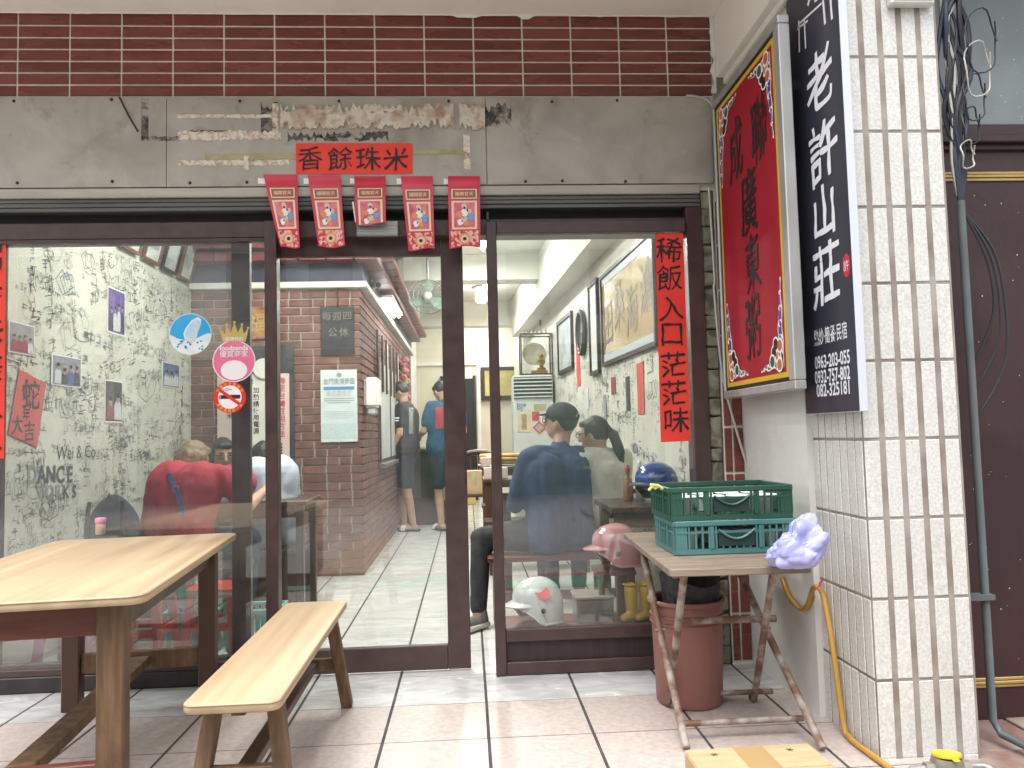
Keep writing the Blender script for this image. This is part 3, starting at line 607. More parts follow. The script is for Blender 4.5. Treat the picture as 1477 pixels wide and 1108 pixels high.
# black board "closed every Thursday"
def fpx(px, py, y=BY-.02): return at_y(px, py, y)
def board(name, lab, cat, x0, y0, x1, y1, mat, y=BY-.026, t=.02, group=None):
    a, b = at_y(x0, y0, y), at_y(x1, y1, y); o = B().prism(rect(b.x-a.x, a.z-b.z), FRONT(((a.x+b.x)/2, y+t, (a.z+b.z)/2)), t).obj(name, mat, None, bevel=.002)
    return tag(o, lab, cat, group)
BLK = M('black board', (.010,.010,.012), (.022,.022,.025), 8, .35); CHALK = M('chalk', (.24,.22,.18), rough=.9)
bb = board('blackboard', 'small black board hung on the brick wall with chalk writing', 'blackboard', 462, 443, 511, 512, BLK)
for ch, px, py in (('每', 471, 456), ('週', 486, 456), ('四', 501, 455), ('公', 480, 479), ('休', 496, 479)): write(ch, FRONT(fpx(px, py, BY-.0265)), .082, CHALK, bb, bold=-.004, brush=.4, seed=px)
p1 = fpx(486, 443, BY-.03); B().tube([p1, p1+Vector((.01, 0, .06)), p1+Vector((.0, 0, .12)), p1+Vector((.015, .01, .16))], .004, 6).obj('hanging_wire', BLACKM, bb)
# white notice
POST = M('pale blue notice board', (.56,.64,.66), (.62,.69,.70), 4, .35); BLU = M('print blue', (.10,.24,.42), rough=.5); GRY = M('print grey', (.24,.27,.29), rough=.5); LGR = M('print light grey', (.44,.51,.54), rough=.5)
nt_ = board('notice', 'tall white printed notice on the brick wall under the black board', 'notice', 462, 534, 516, 637, POST, t=.016)
N = lambda px, py: FRONT(fpx(px, py, BY-.0265))
write('金門後浦商圈', N(489, 550), .058, GRY, nt_, sx=.76); write('聯成廣東粥', N(489, 567.5), .055, LGR, nt_, sx=.80)
a = fpx(489, 560, BY-.0265); sheet('print_bar', FRONT(a), rect(.255, .028), BLU, nt_); sheet('emblem', N(489, 541), [(math.cos(i*.524)*(.028 if i % 2 else .016), math.sin(i*.524)*(.026 if i % 2 else .016)) for i in range(12)], GRY, nt_)
for py in (575, 578, 581, 594, 597, 600, 603):
    q = fpx(489, py, BY-.0265); sheet('print_line', FRONT(q), rect(.25 if py not in (581, 603) else .19, .006), LGR if py > 590 else GRY, nt_)
q = fpx(489, 622, BY-.0265); sheet('print_grid', FRONT(q), rect(.285, .125), M('print pale dots', (.42,.52,.57), (.56,.64,.66), 90, .5), nt_)
# how-to posters with a dark panel behind
pd = board('dark_panel', 'dark panel on the brick wall behind the heating instruction posters', 'panel', 316, 500, 425, 702, M('dark slate panel', (.03,.036,.04), (.05,.055,.06), 5, .5), y=BY-.035, t=.022)
PALE = M('poster paper', (.58,.58,.54), (.66,.66,.62), 6, .6); PPK = M('pink poster paper', (.62,.48,.46), (.68,.55,.53), 5, .6); RTX = M('red print', (.45,.03,.03), rough=.6)
q1 = board('poster', 'pale pink poster on the dark panel behind the no-smoking sticker', 'poster', 313, 539, 338, 640, PPK, y=BY-.042, t=.006); write('米', FRONT(fpx(331, 600, BY-.0425)), .05, INK, q1)
q2 = board('poster', 'pale instruction poster with a column of black characters', 'poster', 346, 540, 388, 700, PALE, y=BY-.042, t=.006)
for i, ch in enumerate('加熱請使用電源'): write(ch, FRONT(fpx(369.5, 563+9.8*i, BY-.0425)), .052, INK, q2, bold=.02)
write('2', FRONT(fpx(363, 550, BY-.0425)), .06, INK, q2)
q3 = board('poster', 'narrow instruction poster with a column of red characters', 'poster', 398, 539, 418, 681, PPK, y=BY-.042, t=.006)
for i, ch in enumerate('聯至台灣豆用方法'): write(ch, FRONT(fpx(406.5, 549+11*i, BY-.0425)), .062, RTX, q3, bold=.02)
for i in range(8): sheet('print_line', FRONT(fpx(405.5, 641+4.3*i, BY-.0425)), rect(.02, .016), INK, q3)
a = fpx(370, 525, BY-.045); fu = tag(B().prism(disc(.085, 24), FRONT((a.x+.06, BY-.05, a.z-.04)), .012).obj('round_plaque', PALE), 'round white plaque above the pale instruction poster', 'plaque')
a = fpx(372, 465, BY-.03); fu = tag(B().prism([(-.09, .13), (.09, .13), (.11, -.05), (.05, -.14), (-.05, -.14), (-.11, -.05)], FRONT((a.x, BY-.03, a.z)), .015).obj('fortune_plaque', M('carved red gold plaque', (.22,.05,.03), (.42,.26,.10), 14, .5, .4, 20)), 'dark red and gold carved fortune plaque on the brick wall', 'plaque')
write('福', FRONT((a.x, BY-.0455, a.z)), .16, GOLD, fu, bold=.015, brush=.4)
# paper dispenser at the brick corner
q = thing('paper_dispenser', 'white plastic paper towel dispenser on the brick corner', 'dispenser', (BX1+.05, 3.05, 1.4))
a, b = at_x(515, 545, BX1+.02), at_x(537, 585, BX1+.02)
B().box(BX1+.003, BX1+.13, 2.93, 3.15, 1.40, 1.66).obj('body', WHITE, q, bevel=.02, seg=2, smooth=True); B().box(BX1+.03, BX1+.10, 2.96, 3.12, 1.34, 1.398).obj('outlet', M('translucent plastic', (.5,.52,.52), rough=.4), q, bevel=.01)
# serving window in the brick side wall, menu boards
sv = thing('serving_hatch', 'bright serving hatch in the brick side wall beside the man in black', 'hatch', (BX1, 4.8, 1.0))
B().box(BX1+.004, BX1+.02, 4.0, 6.1, .92, 1.9).obj('opening', M('hatch interior', (.42,.44,.42), (.5,.52,.5), 3, .6), sv)
for y0, y1, z0, z1 in ((3.96, 4.04, .88, 1.94), (6.06, 6.14, .88, 1.94), (5.0, 5.05, .92, 1.9)): B().box(BX1+.0205, BX1+.028, y0, y1, z0, z1).obj('frame', WOODD, sv)
B().box(BX1+.005, BX1+.075, 3.95, 5.4, .84, .879).obj('counter', M('grey granite counter', (.12,.12,.12), (.2,.2,.2), 40, .3), sv, bevel=.004)
for i in range(6):
    y = 3.75+i*.42; t = thing('menu_board', 'tall narrow dark menu board hanging on the brick side wall', 'menu board', (BX1+.03, y, 1.62), 'menu boards hanging on the brick side wall')
    B().box(BX1+.02, BX1+.04, y, y+.10, 1.60, 2.18).obj('board', WOODD, t, bevel=.003); B().box(BX1+.0405, BX1+.042, y+.02, y+.08, 1.64, 2.14).obj('lettering_panel', PALE if i % 3 == 2 else BLK, t)
fl = thing('flower_garland', 'pink and green paper flower garland on the brick side wall', 'decoration', (BX1+.06, 6.5, 1.7))
for i in range(16):
    c = (BX1+.06+rng.uniform(-.03, .05), 6.35+rng.uniform(-.2, .2), 1.62+i*.035)
    B().ell(c, (.05, .05, .04), 7, 5).obj('flower' if i % 3 else 'leaf', M('pink petal', (.55,.12,.18), rough=.7) if i % 3 else M('leaf green', (.12,.28,.06), rough=.7), fl)
# ---------------------------------------------------------------- back of the shop
bk = tag(B().box(-1.2, 1.6, 9.9, 10.1, 0, 3.2).obj('back_wall', INWALL), 'beige back wall of the shop with a framed picture', 'wall')
B().box(-.9, .9, 9.86, 9.899, 2.36, 2.42).obj('dado_strip', LEDGE, bk); B().box(.17, .23, 9.85, 9.899, 0, 2.355).box(.23, .9, 9.85, 9.899, 2.25, 2.355).obj('door_casing', LEDGE, bk)
tag(B().box(-1.2, -.88, 8.601, 9.899, 0, 3.2).obj('pale_side_wall', MATS['white wall plaster']), 'pale plaster wall at the far end of the brick side wall', 'wall')
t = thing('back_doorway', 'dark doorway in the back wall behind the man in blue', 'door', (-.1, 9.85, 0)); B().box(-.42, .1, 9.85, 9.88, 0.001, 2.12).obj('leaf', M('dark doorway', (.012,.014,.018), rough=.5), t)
for a, b in ((-.47, -.42), (.1, .15)): B().box(a, b, 9.83, 9.88, .001, 2.17).obj('jamb', FR, t)
t = thing('gold_picture', 'small gold picture in black frame on the back wall', 'picture', (.5, 9.85, 1.5))
a, b = at_y(693, 530, 9.86), at_y(756, 576, 9.86); B().box(a.x, b.x, 9.82, 9.859, b.z, a.z).obj('frame', FR, t, bevel=.006); B().box(a.x+.07, b.x-.07, 9.812, 9.8195, b.z+.07, a.z-.07).obj('picture', M('gold leaf picture', (.30,.24,.07), (.42,.36,.14), 4, .4), t)
for n_, y0, y1, zb_ in (('ceiling_beam', 5.0, 5.3, 2.90), ('ceiling_beam', 8.2, 8.5, 2.82)): struct(B().box(-.7, 1.26, y0, y1, zb_, 3.1995).obj(n_, MATS['shop ceiling paint'], None, bevel=.006))
struct(B().prism([(RWX(.2)-.20, .2), (RWX(8.1)-.20, 8.1), (RWX(8.1)-.002, 8.1), (RWX(.2)-.002, .2)], Matrix.Translation((0, 0, 2.62)), .575).obj('side_beam', MATS['shop ceiling paint']))
# ---------------------------------------------------------------- pictures on the right wall
def rframe(lab, tl, br, fm, pic, fw=.03, name='wall_picture', cat='picture', out=.03, group=None, glass=True):
    a, b = rpx(*tl), rpx(*br); c = (a+b)/2; w = (Vector((a.x, a.y))-Vector((b.x, b.y))).length; h = abs(a.z-b.z); t = thing(name, lab, cat, c, group); m_ = RW(c); f = B()
    for q in ((-w/2, w/2, -h/2, -h/2+fw), (-w/2, w/2, h/2-fw, h/2), (-w/2, -w/2+fw, -h/2+fw+.0005, h/2-fw-.0005), (w/2-fw, w/2, -h/2+fw+.0005, h/2-fw-.0005)): f.box(q[0], q[1], q[2], q[3], 0, out, m_)
    f.obj('frame', fm, t); B().box(-w/2+fw*.8, w/2-fw*.8, -h/2+fw*.8, h/2-fw*.8, .002, out*.5, m_).obj('picture', pic, t)
    return t, m_, w, h
GLOSS = M('ochre calligraphy panel', (.46,.34,.17), (.55,.43,.25), 3, .12, coat=.5); FRP = M('pale blue frame', (.42,.47,.50), rough=.4)
t, m_, w, h = rframe('large ochre calligraphy picture in a dark frame on the right wall', (869, 400), (952, 498), FR, GLOSS, .03)
B().box(-w/2+.03, w/2-.03, -h/2+.03, -h/2+.09, .0155, .018, m_).box(-w/2+.03, w/2-.03, h/2-.09, h/2-.03, .0155, .018, m_).obj('mount', FRP, t)
for i, ch in enumerate('滄海桑田'): write(ch, m_ @ Matrix.Translation((w*.36-i*w*.24, .05*(-1)**i, .016)), .40, M('brown ink', (.12,.085,.05), rough=.4), t, bold=.005, brush=1, seed=i, sx=.9)
rframe('tall narrow document in a dark frame between mirror and ochre picture', (851, 412), (868, 538), FR, MATTE, .035)
rframe('pale landscape picture in a dark frame right of the glass case', (806, 466), (829, 532), FR, PICG, .04)
def rstrip(lab, tl, br, mat, cat='paper strip', name='paper_strip'):
    a, b = rpx(*tl), rpx(*br); c = (a+b)/2; w = (Vector((a.x, a.y))-Vector((b.x, b.y))).length
    return tag(B().prism(rect(w, abs(a.z-b.z)), RW(c-Vector((.003, 0, 0))), .003).obj(name, mat), lab, cat)
rstrip('short red paper strip beside the red couplet on the scribbled wall', (919, 525), (931, 597), PAPF); rstrip('long red paper strip under the round mirror', (831, 484), (838, 556), PAPR)
rstrip('narrow dark photo strip left of the short red strip', (903, 544), (910, 592), PHD, 'photo', 'wall_photo'); rstrip('small plum coloured photo on the right wall', (882, 545), (889, 568), PHR, 'photo', 'wall_photo')
rstrip('pale paper slip under the tall document', (845, 560), (850, 590), MATTE); rstrip('grey photo strip near the woman with the ponytail', (871, 570), (876, 610), PHG, 'photo', 'wall_photo')
a = rpx(842, 480); t = thing('round_mirror', 'round dark rimmed mirror on the right wall', 'mirror', a); mm = RW(a)
B().tube([mm @ Vector((.17*math.cos(i*.3142), .20*math.sin(i*.3142), .03)) for i in range(20)], .022, 8, closed=True).obj('rim', FR, t, smooth=True); B().prism(disc(.168, 24, 0, 0, .198), mm @ Matrix.Translation((0, 0, .01)), .015).obj('glass', M('mirror glass', (.5,.53,.53), rough=.05, metal=.9), t)
a = at_y(788, 455, 6.4); tag(B().box(a.x-.1, a.x+.08, 6.3, 6.42, a.z-.14, a.z+.14).obj('wall_speaker', FR, None, bevel=.01), 'small black wall speaker under the side beam', 'speaker')
# ---------------------------------------------------------------- air conditioner, glass case
ac = thing('air_conditioner', 'tall white floor-standing air conditioner with louvre top and stickers', 'air conditioner', (.78, 5.5, 0))
ACW = M('off-white appliance enamel', (.55,.58,.56), (.60,.63,.61), 3, .4)
ax0, ax1 = .53, 1.0; az = at_y(770, 541, 5.25).z
B().box(ax0, ax1, 5.26, 5.62, 0.002, az).obj('cabinet', ACW, ac, bevel=.012)
B().box(ax0+.01, ax1-.01, 5.245, 5.2595, az-.27, az-.02).obj('grille_recess', M('grille dark', (.06,.07,.07), rough=.6), ac)
for k in range(6): B().box(ax0+.008, ax1-.008, 5.225, 5.2445, az-.262+k*.043, az-.248+k*.043).obj('louvre', ACW, ac, bevel=.003)
A_ = lambda px, py: FRONT(at_y(px, py, 5.256))
def sticker(px0, py0, px1, py1, mat, rot=0):
    a, b = at_y(px0, py0, 5.256), at_y(px1, py1, 5.256); return sheet('sticker', FRONT((a+b)/2) @ Matrix.Rotation(R(rot), 4, 'Z'), rect(abs(b.x-a.x), abs(a.z-b.z)), mat, ac, .002)
sticker(746, 592, 766, 623, M('calendar paper', (.58,.47,.28), (.66,.56,.36), 6, .5)); sticker(752, 598, 760, 620, PHR); sticker(767, 594, 778, 607, PAPF); sticker(769, 596, 776, 605, WHITE); sticker(771, 610, 785, 624, PAPF, 45); sticker(773.5, 612.5, 782.5, 621.5, WHITE, 45); sticker(770, 583, 788, 592, TAPE)
write('BJ*', A_(752, 586), .10, BLU, ac, bold=.02, sx=.9, out=.003)
gc = thing('glass_case', 'small glass display case with shell and golden figure on the air conditioner', 'display case', (.82, 5.4, az))
a, b = at_y(751, 482, 5.28), at_y(800, 540, 5.28); c0, c1, ct_ = a.x, b.x-.02, a.z
e = B()
for x in (c0, c1):
    for y in (5.28, 5.56): e.box(x-.008, x+.008, y-.008, y+.008, az+.001, ct_)
for z in (az+.012, ct_):
    for y in (5.28, 5.56): e.box(c0+.008, c1-.008, y-.008, y+.008, z-.008, z+.008)
    for x in (c0, c1): e.box(x-.008, x+.008, 5.288, 5.552, z-.008, z+.008)
e.obj('frame', FR, gc); B().box(c0+.01, c1-.01, 5.279, 5.281, az+.02, ct_-.01).obj('glass', glass_mat('case glass', .08), gc)
cxx = (c0+c1)/2
B().lathe([(.02, 0), (.10, .02), (.14, .06), (.145, .07), (.10, .045), (.02, .03)], 20, Matrix.Translation((cxx-.02, 5.44, az+.24)) @ Matrix.Rotation(R(75), 4, 'X')).obj('shell_plate', M('shell plate', (.45,.38,.29), (.55,.48,.38), 8, .4), gc, smooth=True)
B().lathe([(.05, 0), (.055, .03), (.02, .05), (.045, .09), (.05, .12), (.02, .15), (.03, .18), (.002, .21)], 12, Matrix.Translation((cxx+.06, 5.38, az+.06))).obj('gold_figure', M('gold figure', (.5,.34,.06), rough=.3, metal=.7), gc, smooth=True)
B().box(cxx-.06, cxx+.13, 5.33, 5.45, az+.021, az+.06).obj('stand', M('stand wood', (.35,.18,.06), rough=.5), gc)
for i in range(6): B().lathe([(.012, 0), (.02, .015), (.008, .035), (.014, .05), (.002, .06)], 8, Matrix.Translation((c0+.03+i*.055, 5.36+.02*(i % 2), ct_+.008))).obj('ornament', STEEL if i % 2 else GOLD, gc)
# ---------------------------------------------------------------- ceiling fan lamp, lights
fx = at_y(617, 428, 4.6); fn = thing('ceiling_fan', 'round caged ceiling fan with green blades hanging by the eave', 'fan', (fx.x, fx.y, fx.z))
fm = Matrix.Translation(fx) @ Matrix.Rotation(R(24), 4, 'Y') @ Matrix.Rotation(R(72), 4, 'X')
cg = B()
for k, rr in enumerate((.06, .11, .16, .205)):
    for zz_ in (.05, -.05): cg.tube([fm @ Vector((rr*math.cos(i*.2618), rr*math.sin(i*.2618), zz_*(1-(rr/.215)**3))) for i in range(24)], .0032, 5, closed=True)
for i in range(30):
    a = i*math.pi/15
    for s_ in (1, -1): cg.tube([fm @ Vector((r_*math.cos(a+r_), r_*math.sin(a+r_), s_*.05*(1-(r_/.215)**3))) for r_ in (.04, .1, .15, .19, .212)], .0022, 4)
cg.obj('cage', M('fan wire', (.22,.24,.22), rough=.4, metal=.5), fn)
for k in range(3):
    a = k*2.094; B().prism([(.04, -.02), (.10, -.075), (.17, -.085), (.195, -.02), (.15, .05), (.05, .02)], fm @ Matrix.Rotation(a, 4, 'Z') @ Matrix.Rotation(R(18), 4, 'X'), .003).obj('blade', M('fan blade green', (.22,.34,.26), rough=.3), fn)
B().lathe([(.045, -.02), (.05, .03), (.03, .045)], 16, fm).obj('hub', M('fan hub', (.6,.6,.52), rough=.4), fn, smooth=True)
B().tube([fx+Vector((0, .06, .06)), fx+Vector((0, .1, .2)), (fx.x, fx.y+.1, 3.2)], .014, 8).obj('stem', STEEL, fn)
LAMP = M('lit lamp glass', (1, .95, .84), emit=9); TUBE = M('lit tube', (.93, .98, 1), emit=14)
def area(name, loc, sx, sy, pw, parent, col=(1, .96, .88), rot=(0, 0, 0)):
    l = bpy.data.lights.new(name, 'AREA'); l.shape = 'RECTANGLE'; l.size = sx; l.size_y = sy; l.energy = pw; l.color = col; o = bpy.data.objects.new(name, l); COL.objects.link(o); o.location = loc; o.rotation_euler = rot; o.parent = parent
    if parent: o.matrix_parent_inverse = Matrix.Translation(-_w(parent))
    return o
gp = at_y(694, 430, 7.0); t = thing('globe_lamp', 'lit white cylinder lamp on the shop ceiling', 'lamp', (gp.x, 7, 3.2)); B().lathe([(.13, 0), (.13, -.02), (.07, -.05)], 20, Matrix.Translation((gp.x, 7, 3.199))).obj('base', STEEL, t, smooth=True)
B().lathe([(.065, -.05), (.078, -.07), (.078, -.19), (.06, -.22), (.01, -.225)], 20, Matrix.Translation((gp.x, 7, 3.199))).obj('shade', LAMP, t, smooth=True); area('lamp_light', (gp.x, 7, 2.93), .2, .2, 14, t)
for i, (x, y, l, pw) in enumerate(((-.35, 1.5, 1.2, 20), (-1.25, 1.2, 1.2, 26), (.2, 3.9, 1.2, 20), (.3, 6.2, 1.2, 12), (.3, 9.1, 1.0, 13))):
    t = thing('tube_lamp', 'lit fluorescent tube fitting on the shop ceiling', 'lamp', (x, y, 3.2), 'fluorescent tube fittings on the ceiling')
    B().box(x-.06, x+.06, y-l/2, y+l/2, 3.15, 3.199).obj('fitting', WHITE, t, bevel=.008); B().tube([(x, y-l/2+.03, 3.125), (x, y+l/2-.03, 3.125)], .016, 10).obj('tube', TUBE, t); area('tube_light', (x, y, 3.10), .1, l, pw, t, (1, .985, .91))
t = thing('eave_lamp', 'lit twin fluorescent tube under the side eave', 'lamp', (BX1+.1, 4.6, BH+.08))
for dx in (.05, .11): B().tube([(BX1+dx, 4.2, BH+.13), (BX1+dx, 5.3, BH+.13)], .015, 8).obj('tube', TUBE, t)
B().box(BX1+.021, BX1+.15, 4.15, 5.35, BH+.15, BH+.18).obj('fitting', WHITE, t); area('tube_light', (BX1+.11, 4.75, BH+.10), .1, 1.1, 6, t, (.93, .98, 1))
cc_ = at_y(541, 410, 3.2); t = thing('security_camera', 'small bullet security camera under the eave corner', 'camera', cc_)
B().tube([cc_+Vector((-.06, .1, 0)), cc_+Vector((.03, -.05, -.015))], .032, 12).obj('body', STEEL, t, smooth=True); B().tube([cc_+Vector((-.04, .08, .03)), cc_+Vector((-.06, .10, .10))], .012, 8).obj('bracket', STEEL, t); B().tube([cc_+Vector((.0301, -.0502, -.0151)), cc_+Vector((.034, -.0575, -.0165))], .024, 12).obj('lens', INK, t)
# ================================================================ things in front of the shop
def rounded(w, h, r, n=5):
    out = []
    for cx, cyy, a0 in ((w/2-r, h/2-r, 0), (-w/2+r, h/2-r, 90), (-w/2+r, -h/2+r, 180), (w/2-r, -h/2+r, 270)):
        for i in range(n+1): a = R(a0+90*i/n); out.append((cx+r*math.cos(a), cyy+r*math.sin(a)))
    return out
# ---------------------------------------------------------------- dining table
tz = .72
nr, fr_, fl_ = at_z(207, 858, tz), at_z(343, 768, tz), at_z(105, 775, tz)
ydir = (fr_-nr).normalized(); xdir = Vector((ydir.y, -ydir.x, 0)); Lg = (fr_-nr).length; Wd = .78
cen = fr_ - ydir*Lg/2 - xdir*Wd/2
dt = thing('dining_table', 'pale beech topped table with dark wooden legs outside the left window', 'table', (cen.x, cen.y, 0))
tm = Matrix(((xdir.x, ydir.x, 0, cen.x), (xdir.y, ydir.y, 0, cen.y), (0, 0, 1, 0), (0, 0, 0, 1)))
tmy = tm @ Matrix.Rotation(R(90), 4, 'Z')
top = put('table_top', B().prism(rounded(Lg, Wd, .05), Matrix.Translation((0, 0, tz-.028)), .028).mesh('table_top', .004, True), LAMI, dt); top.matrix_world = tmy
top.matrix_parent_inverse = Matrix.Translation(-Vector(dt.location)); top.matrix_basis = tmy
eb = put('edge_line', B().tube([tmy @ Vector((x, y, tz-.006)) for x, y in rounded(Lg+.002, Wd+.002, .051)], .0012, 4, closed=True).mesh('edge_line'), M('edge joint', (.16,.10,.06), rough=.6), dt)
lx, ly = Wd/2-.11, Lg/2-.10
for sx in (-1, 1):
    for sy in (-1, 1): B().box(sx*lx-.036, sx*lx+.036, sy*ly-.036, sy*ly+.036, .002, tz-.0285, tm).obj('leg', WOODM if sy < 0 else WOODD, dt, bevel=.004)
for sy in (-1, 1):
    B().box(-lx+.0365, lx-.0365, sy*ly-.014, sy*ly+.014, tz-.125, tz-.029, tm).obj('apron', WOODR, dt, bevel=.003)
    B().box(-lx+.0365, lx-.0365, sy*ly-.018, sy*ly+.018, .155, .235, tm).obj('stretcher', WOODR if sy < 0 else WOODM, dt, bevel=.003)
for sx in (-1, 1): B().box(sx*lx-.014, sx*lx+.014, -ly+.0365, ly-.0365, tz-.125, tz-.029, tm).obj('apron', WOODD, dt, bevel=.003)
B().box(-.04, .04, -ly+.0185, ly-.0185, .175, .215, tm).obj('stretcher', WOODM, dt, bevel=.003)
# jar
jp = at_z(145, 771, tz); jr = thing('seasoning_jar', 'small clear jar with pink lid on the pale table', 'jar', jp)
J = Matrix.Translation(jp)
B().lathe([(.020, .0005), (.0225, .004), (.0225, .048), (.019, .055)], 18, J).obj('body', M('speckled spice jar', (.46,.33,.22), (.60,.50,.40), 40, .25), jr, smooth=True); B().lathe([(.0235, .053), (.0245, .056), (.0245, .074), (.021, .078)], 18, J).obj('lid', M('pink plastic', (.72,.28,.42), rough=.35), jr, smooth=True)
# ---------------------------------------------------------------- bench
bz = .43
c1_, c2_, c3_, c4_ = [at_z(px, py, bz) for px, py in ((265, 1016), (398, 1013), (503, 867), (412, 868))]
bc = (c1_+c2_+c3_+c4_)/4; by = ((c3_+c4_)/2-(c1_+c2_)/2); bL = by.length; by.normalize(); bx = Vector((by.y, -by.x, 0)); bW = .268
bm_ = Matrix(((bx.x, by.x, 0, bc.x), (bx.y, by.y, 0, bc.y), (0, 0, 1, 0), (0, 0, 0, 1)))
bn = thing('bench', 'long pale beech topped bench with splayed brown legs by the sliding door', 'bench', (bc.x, bc.y, 0))
bmy = bm_ @ Matrix.Rotation(R(90), 4, 'Z')
bt = put('seat', B().prism(rounded(bL, bW, .035), Matrix.Translation((0, 0, bz-.028)), .028).mesh('seat', .004, True), LAMI, bn); bt.matrix_basis = bmy
put('edge_line', B().tube([bmy @ Vector((x, y, bz-.006)) for x, y in rounded(bL+.002, bW+.002, .036)], .001, 4, closed=True).mesh('edge_line'), MATS['edge joint'], bn)
for sy in (-1, 1):
    for sx in (-1, 1): B().beam(bm_ @ Vector((sx*.085, sy*(bL/2-.16), bz-.0285)), bm_ @ Vector((sx*.14, sy*(bL/2-.09), .003)), .046, .046, (0, 1, 0)).obj('leg', WOODM, bn, bevel=.004)
    B().beam(bm_ @ Vector((-.095, sy*(bL/2-.122), .19)), bm_ @ Vector((.095, sy*(bL/2-.122), .19)), .03, .05).obj('stretcher', WOODM, bn, bevel=.003)
B().beam(bm_ @ Vector((0, -bL/2+.138, .19)), bm_ @ Vector((0, bL/2-.138, .19)), .05, .03).obj('stretcher', WOODD, bn, bevel=.003)
B().box(-.02, .02, -bL/2+.08, bL/2-.08, bz-.062, bz-.0285, bm_).obj('under_rail', WOODM, bn, bevel=.002)
# ---------------------------------------------------------------- red paper couplets
def paper(name, lab, cat, corners, y, mat, chars, size, parent=None):
    ps = [at_y(px, py, y) for px, py in corners]; c = sum(ps, Vector())/4
    n = 14; g = B(); tl, tr, br, bl = ps
    for j in range(n+1):
        for i in range(5):
            u, v = i/4, j/n; q = tl.lerp(tr, u).lerp(bl.lerp(br, u), v); g.v.append((q.x, y-.0012-.0018*(noise.noise(Vector((u*1.5, v*6, q.x)))+.5), q.z))
    g.f = [(j*5+i, j*5+i+1, (j+1)*5+i+1, (j+1)*5+i) for j in range(n) for i in range(4)]
    o = tag(g.obj(name, mat, None, smooth=True), lab, cat)
    for ch, px, py in chars: write(ch, FRONT(at_y(px, py, y-.004)), size, INK, o, bold=.003, brush=.9, seed=px % 17+py % 7, out=.0015)
    return o
RPAP = M('bright red paper', (.76,.035,.022), (.82,.05,.03), 7, .55, .08, 14)
paper('couplet', 'long red paper couplet with seven black characters on the right window', 'couplet', ((945, 337), (985, 336), (996, 636), (953, 638)), ry-.001, RPAP, [(c, x, y) for c, x, y in zip('稀飯入口茫茫味', (965, 966, 968, 969, 971, 972, 975), (361, 401, 445, 481, 526, 567, 606))], .135)
paper('couplet_banner', 'red paper banner with four black characters on the grey fascia', 'banner', ((427, 207), (595, 207), (595, 251), (427, 251)), -.032, RPAP, [(c, x, 229) for c, x in zip('香餘珠米', (447, 491, 531, 571))], .126)
paper('couplet', 'red paper couplet at the far end of the left window', 'couplet', ((-42, 346), (9, 345), (6, 661), (-45, 662)), .012, RPAP, [(c, -18, y) for c, y in zip('粥香味美人人', (372, 425, 478, 531, 584, 630))], .15)
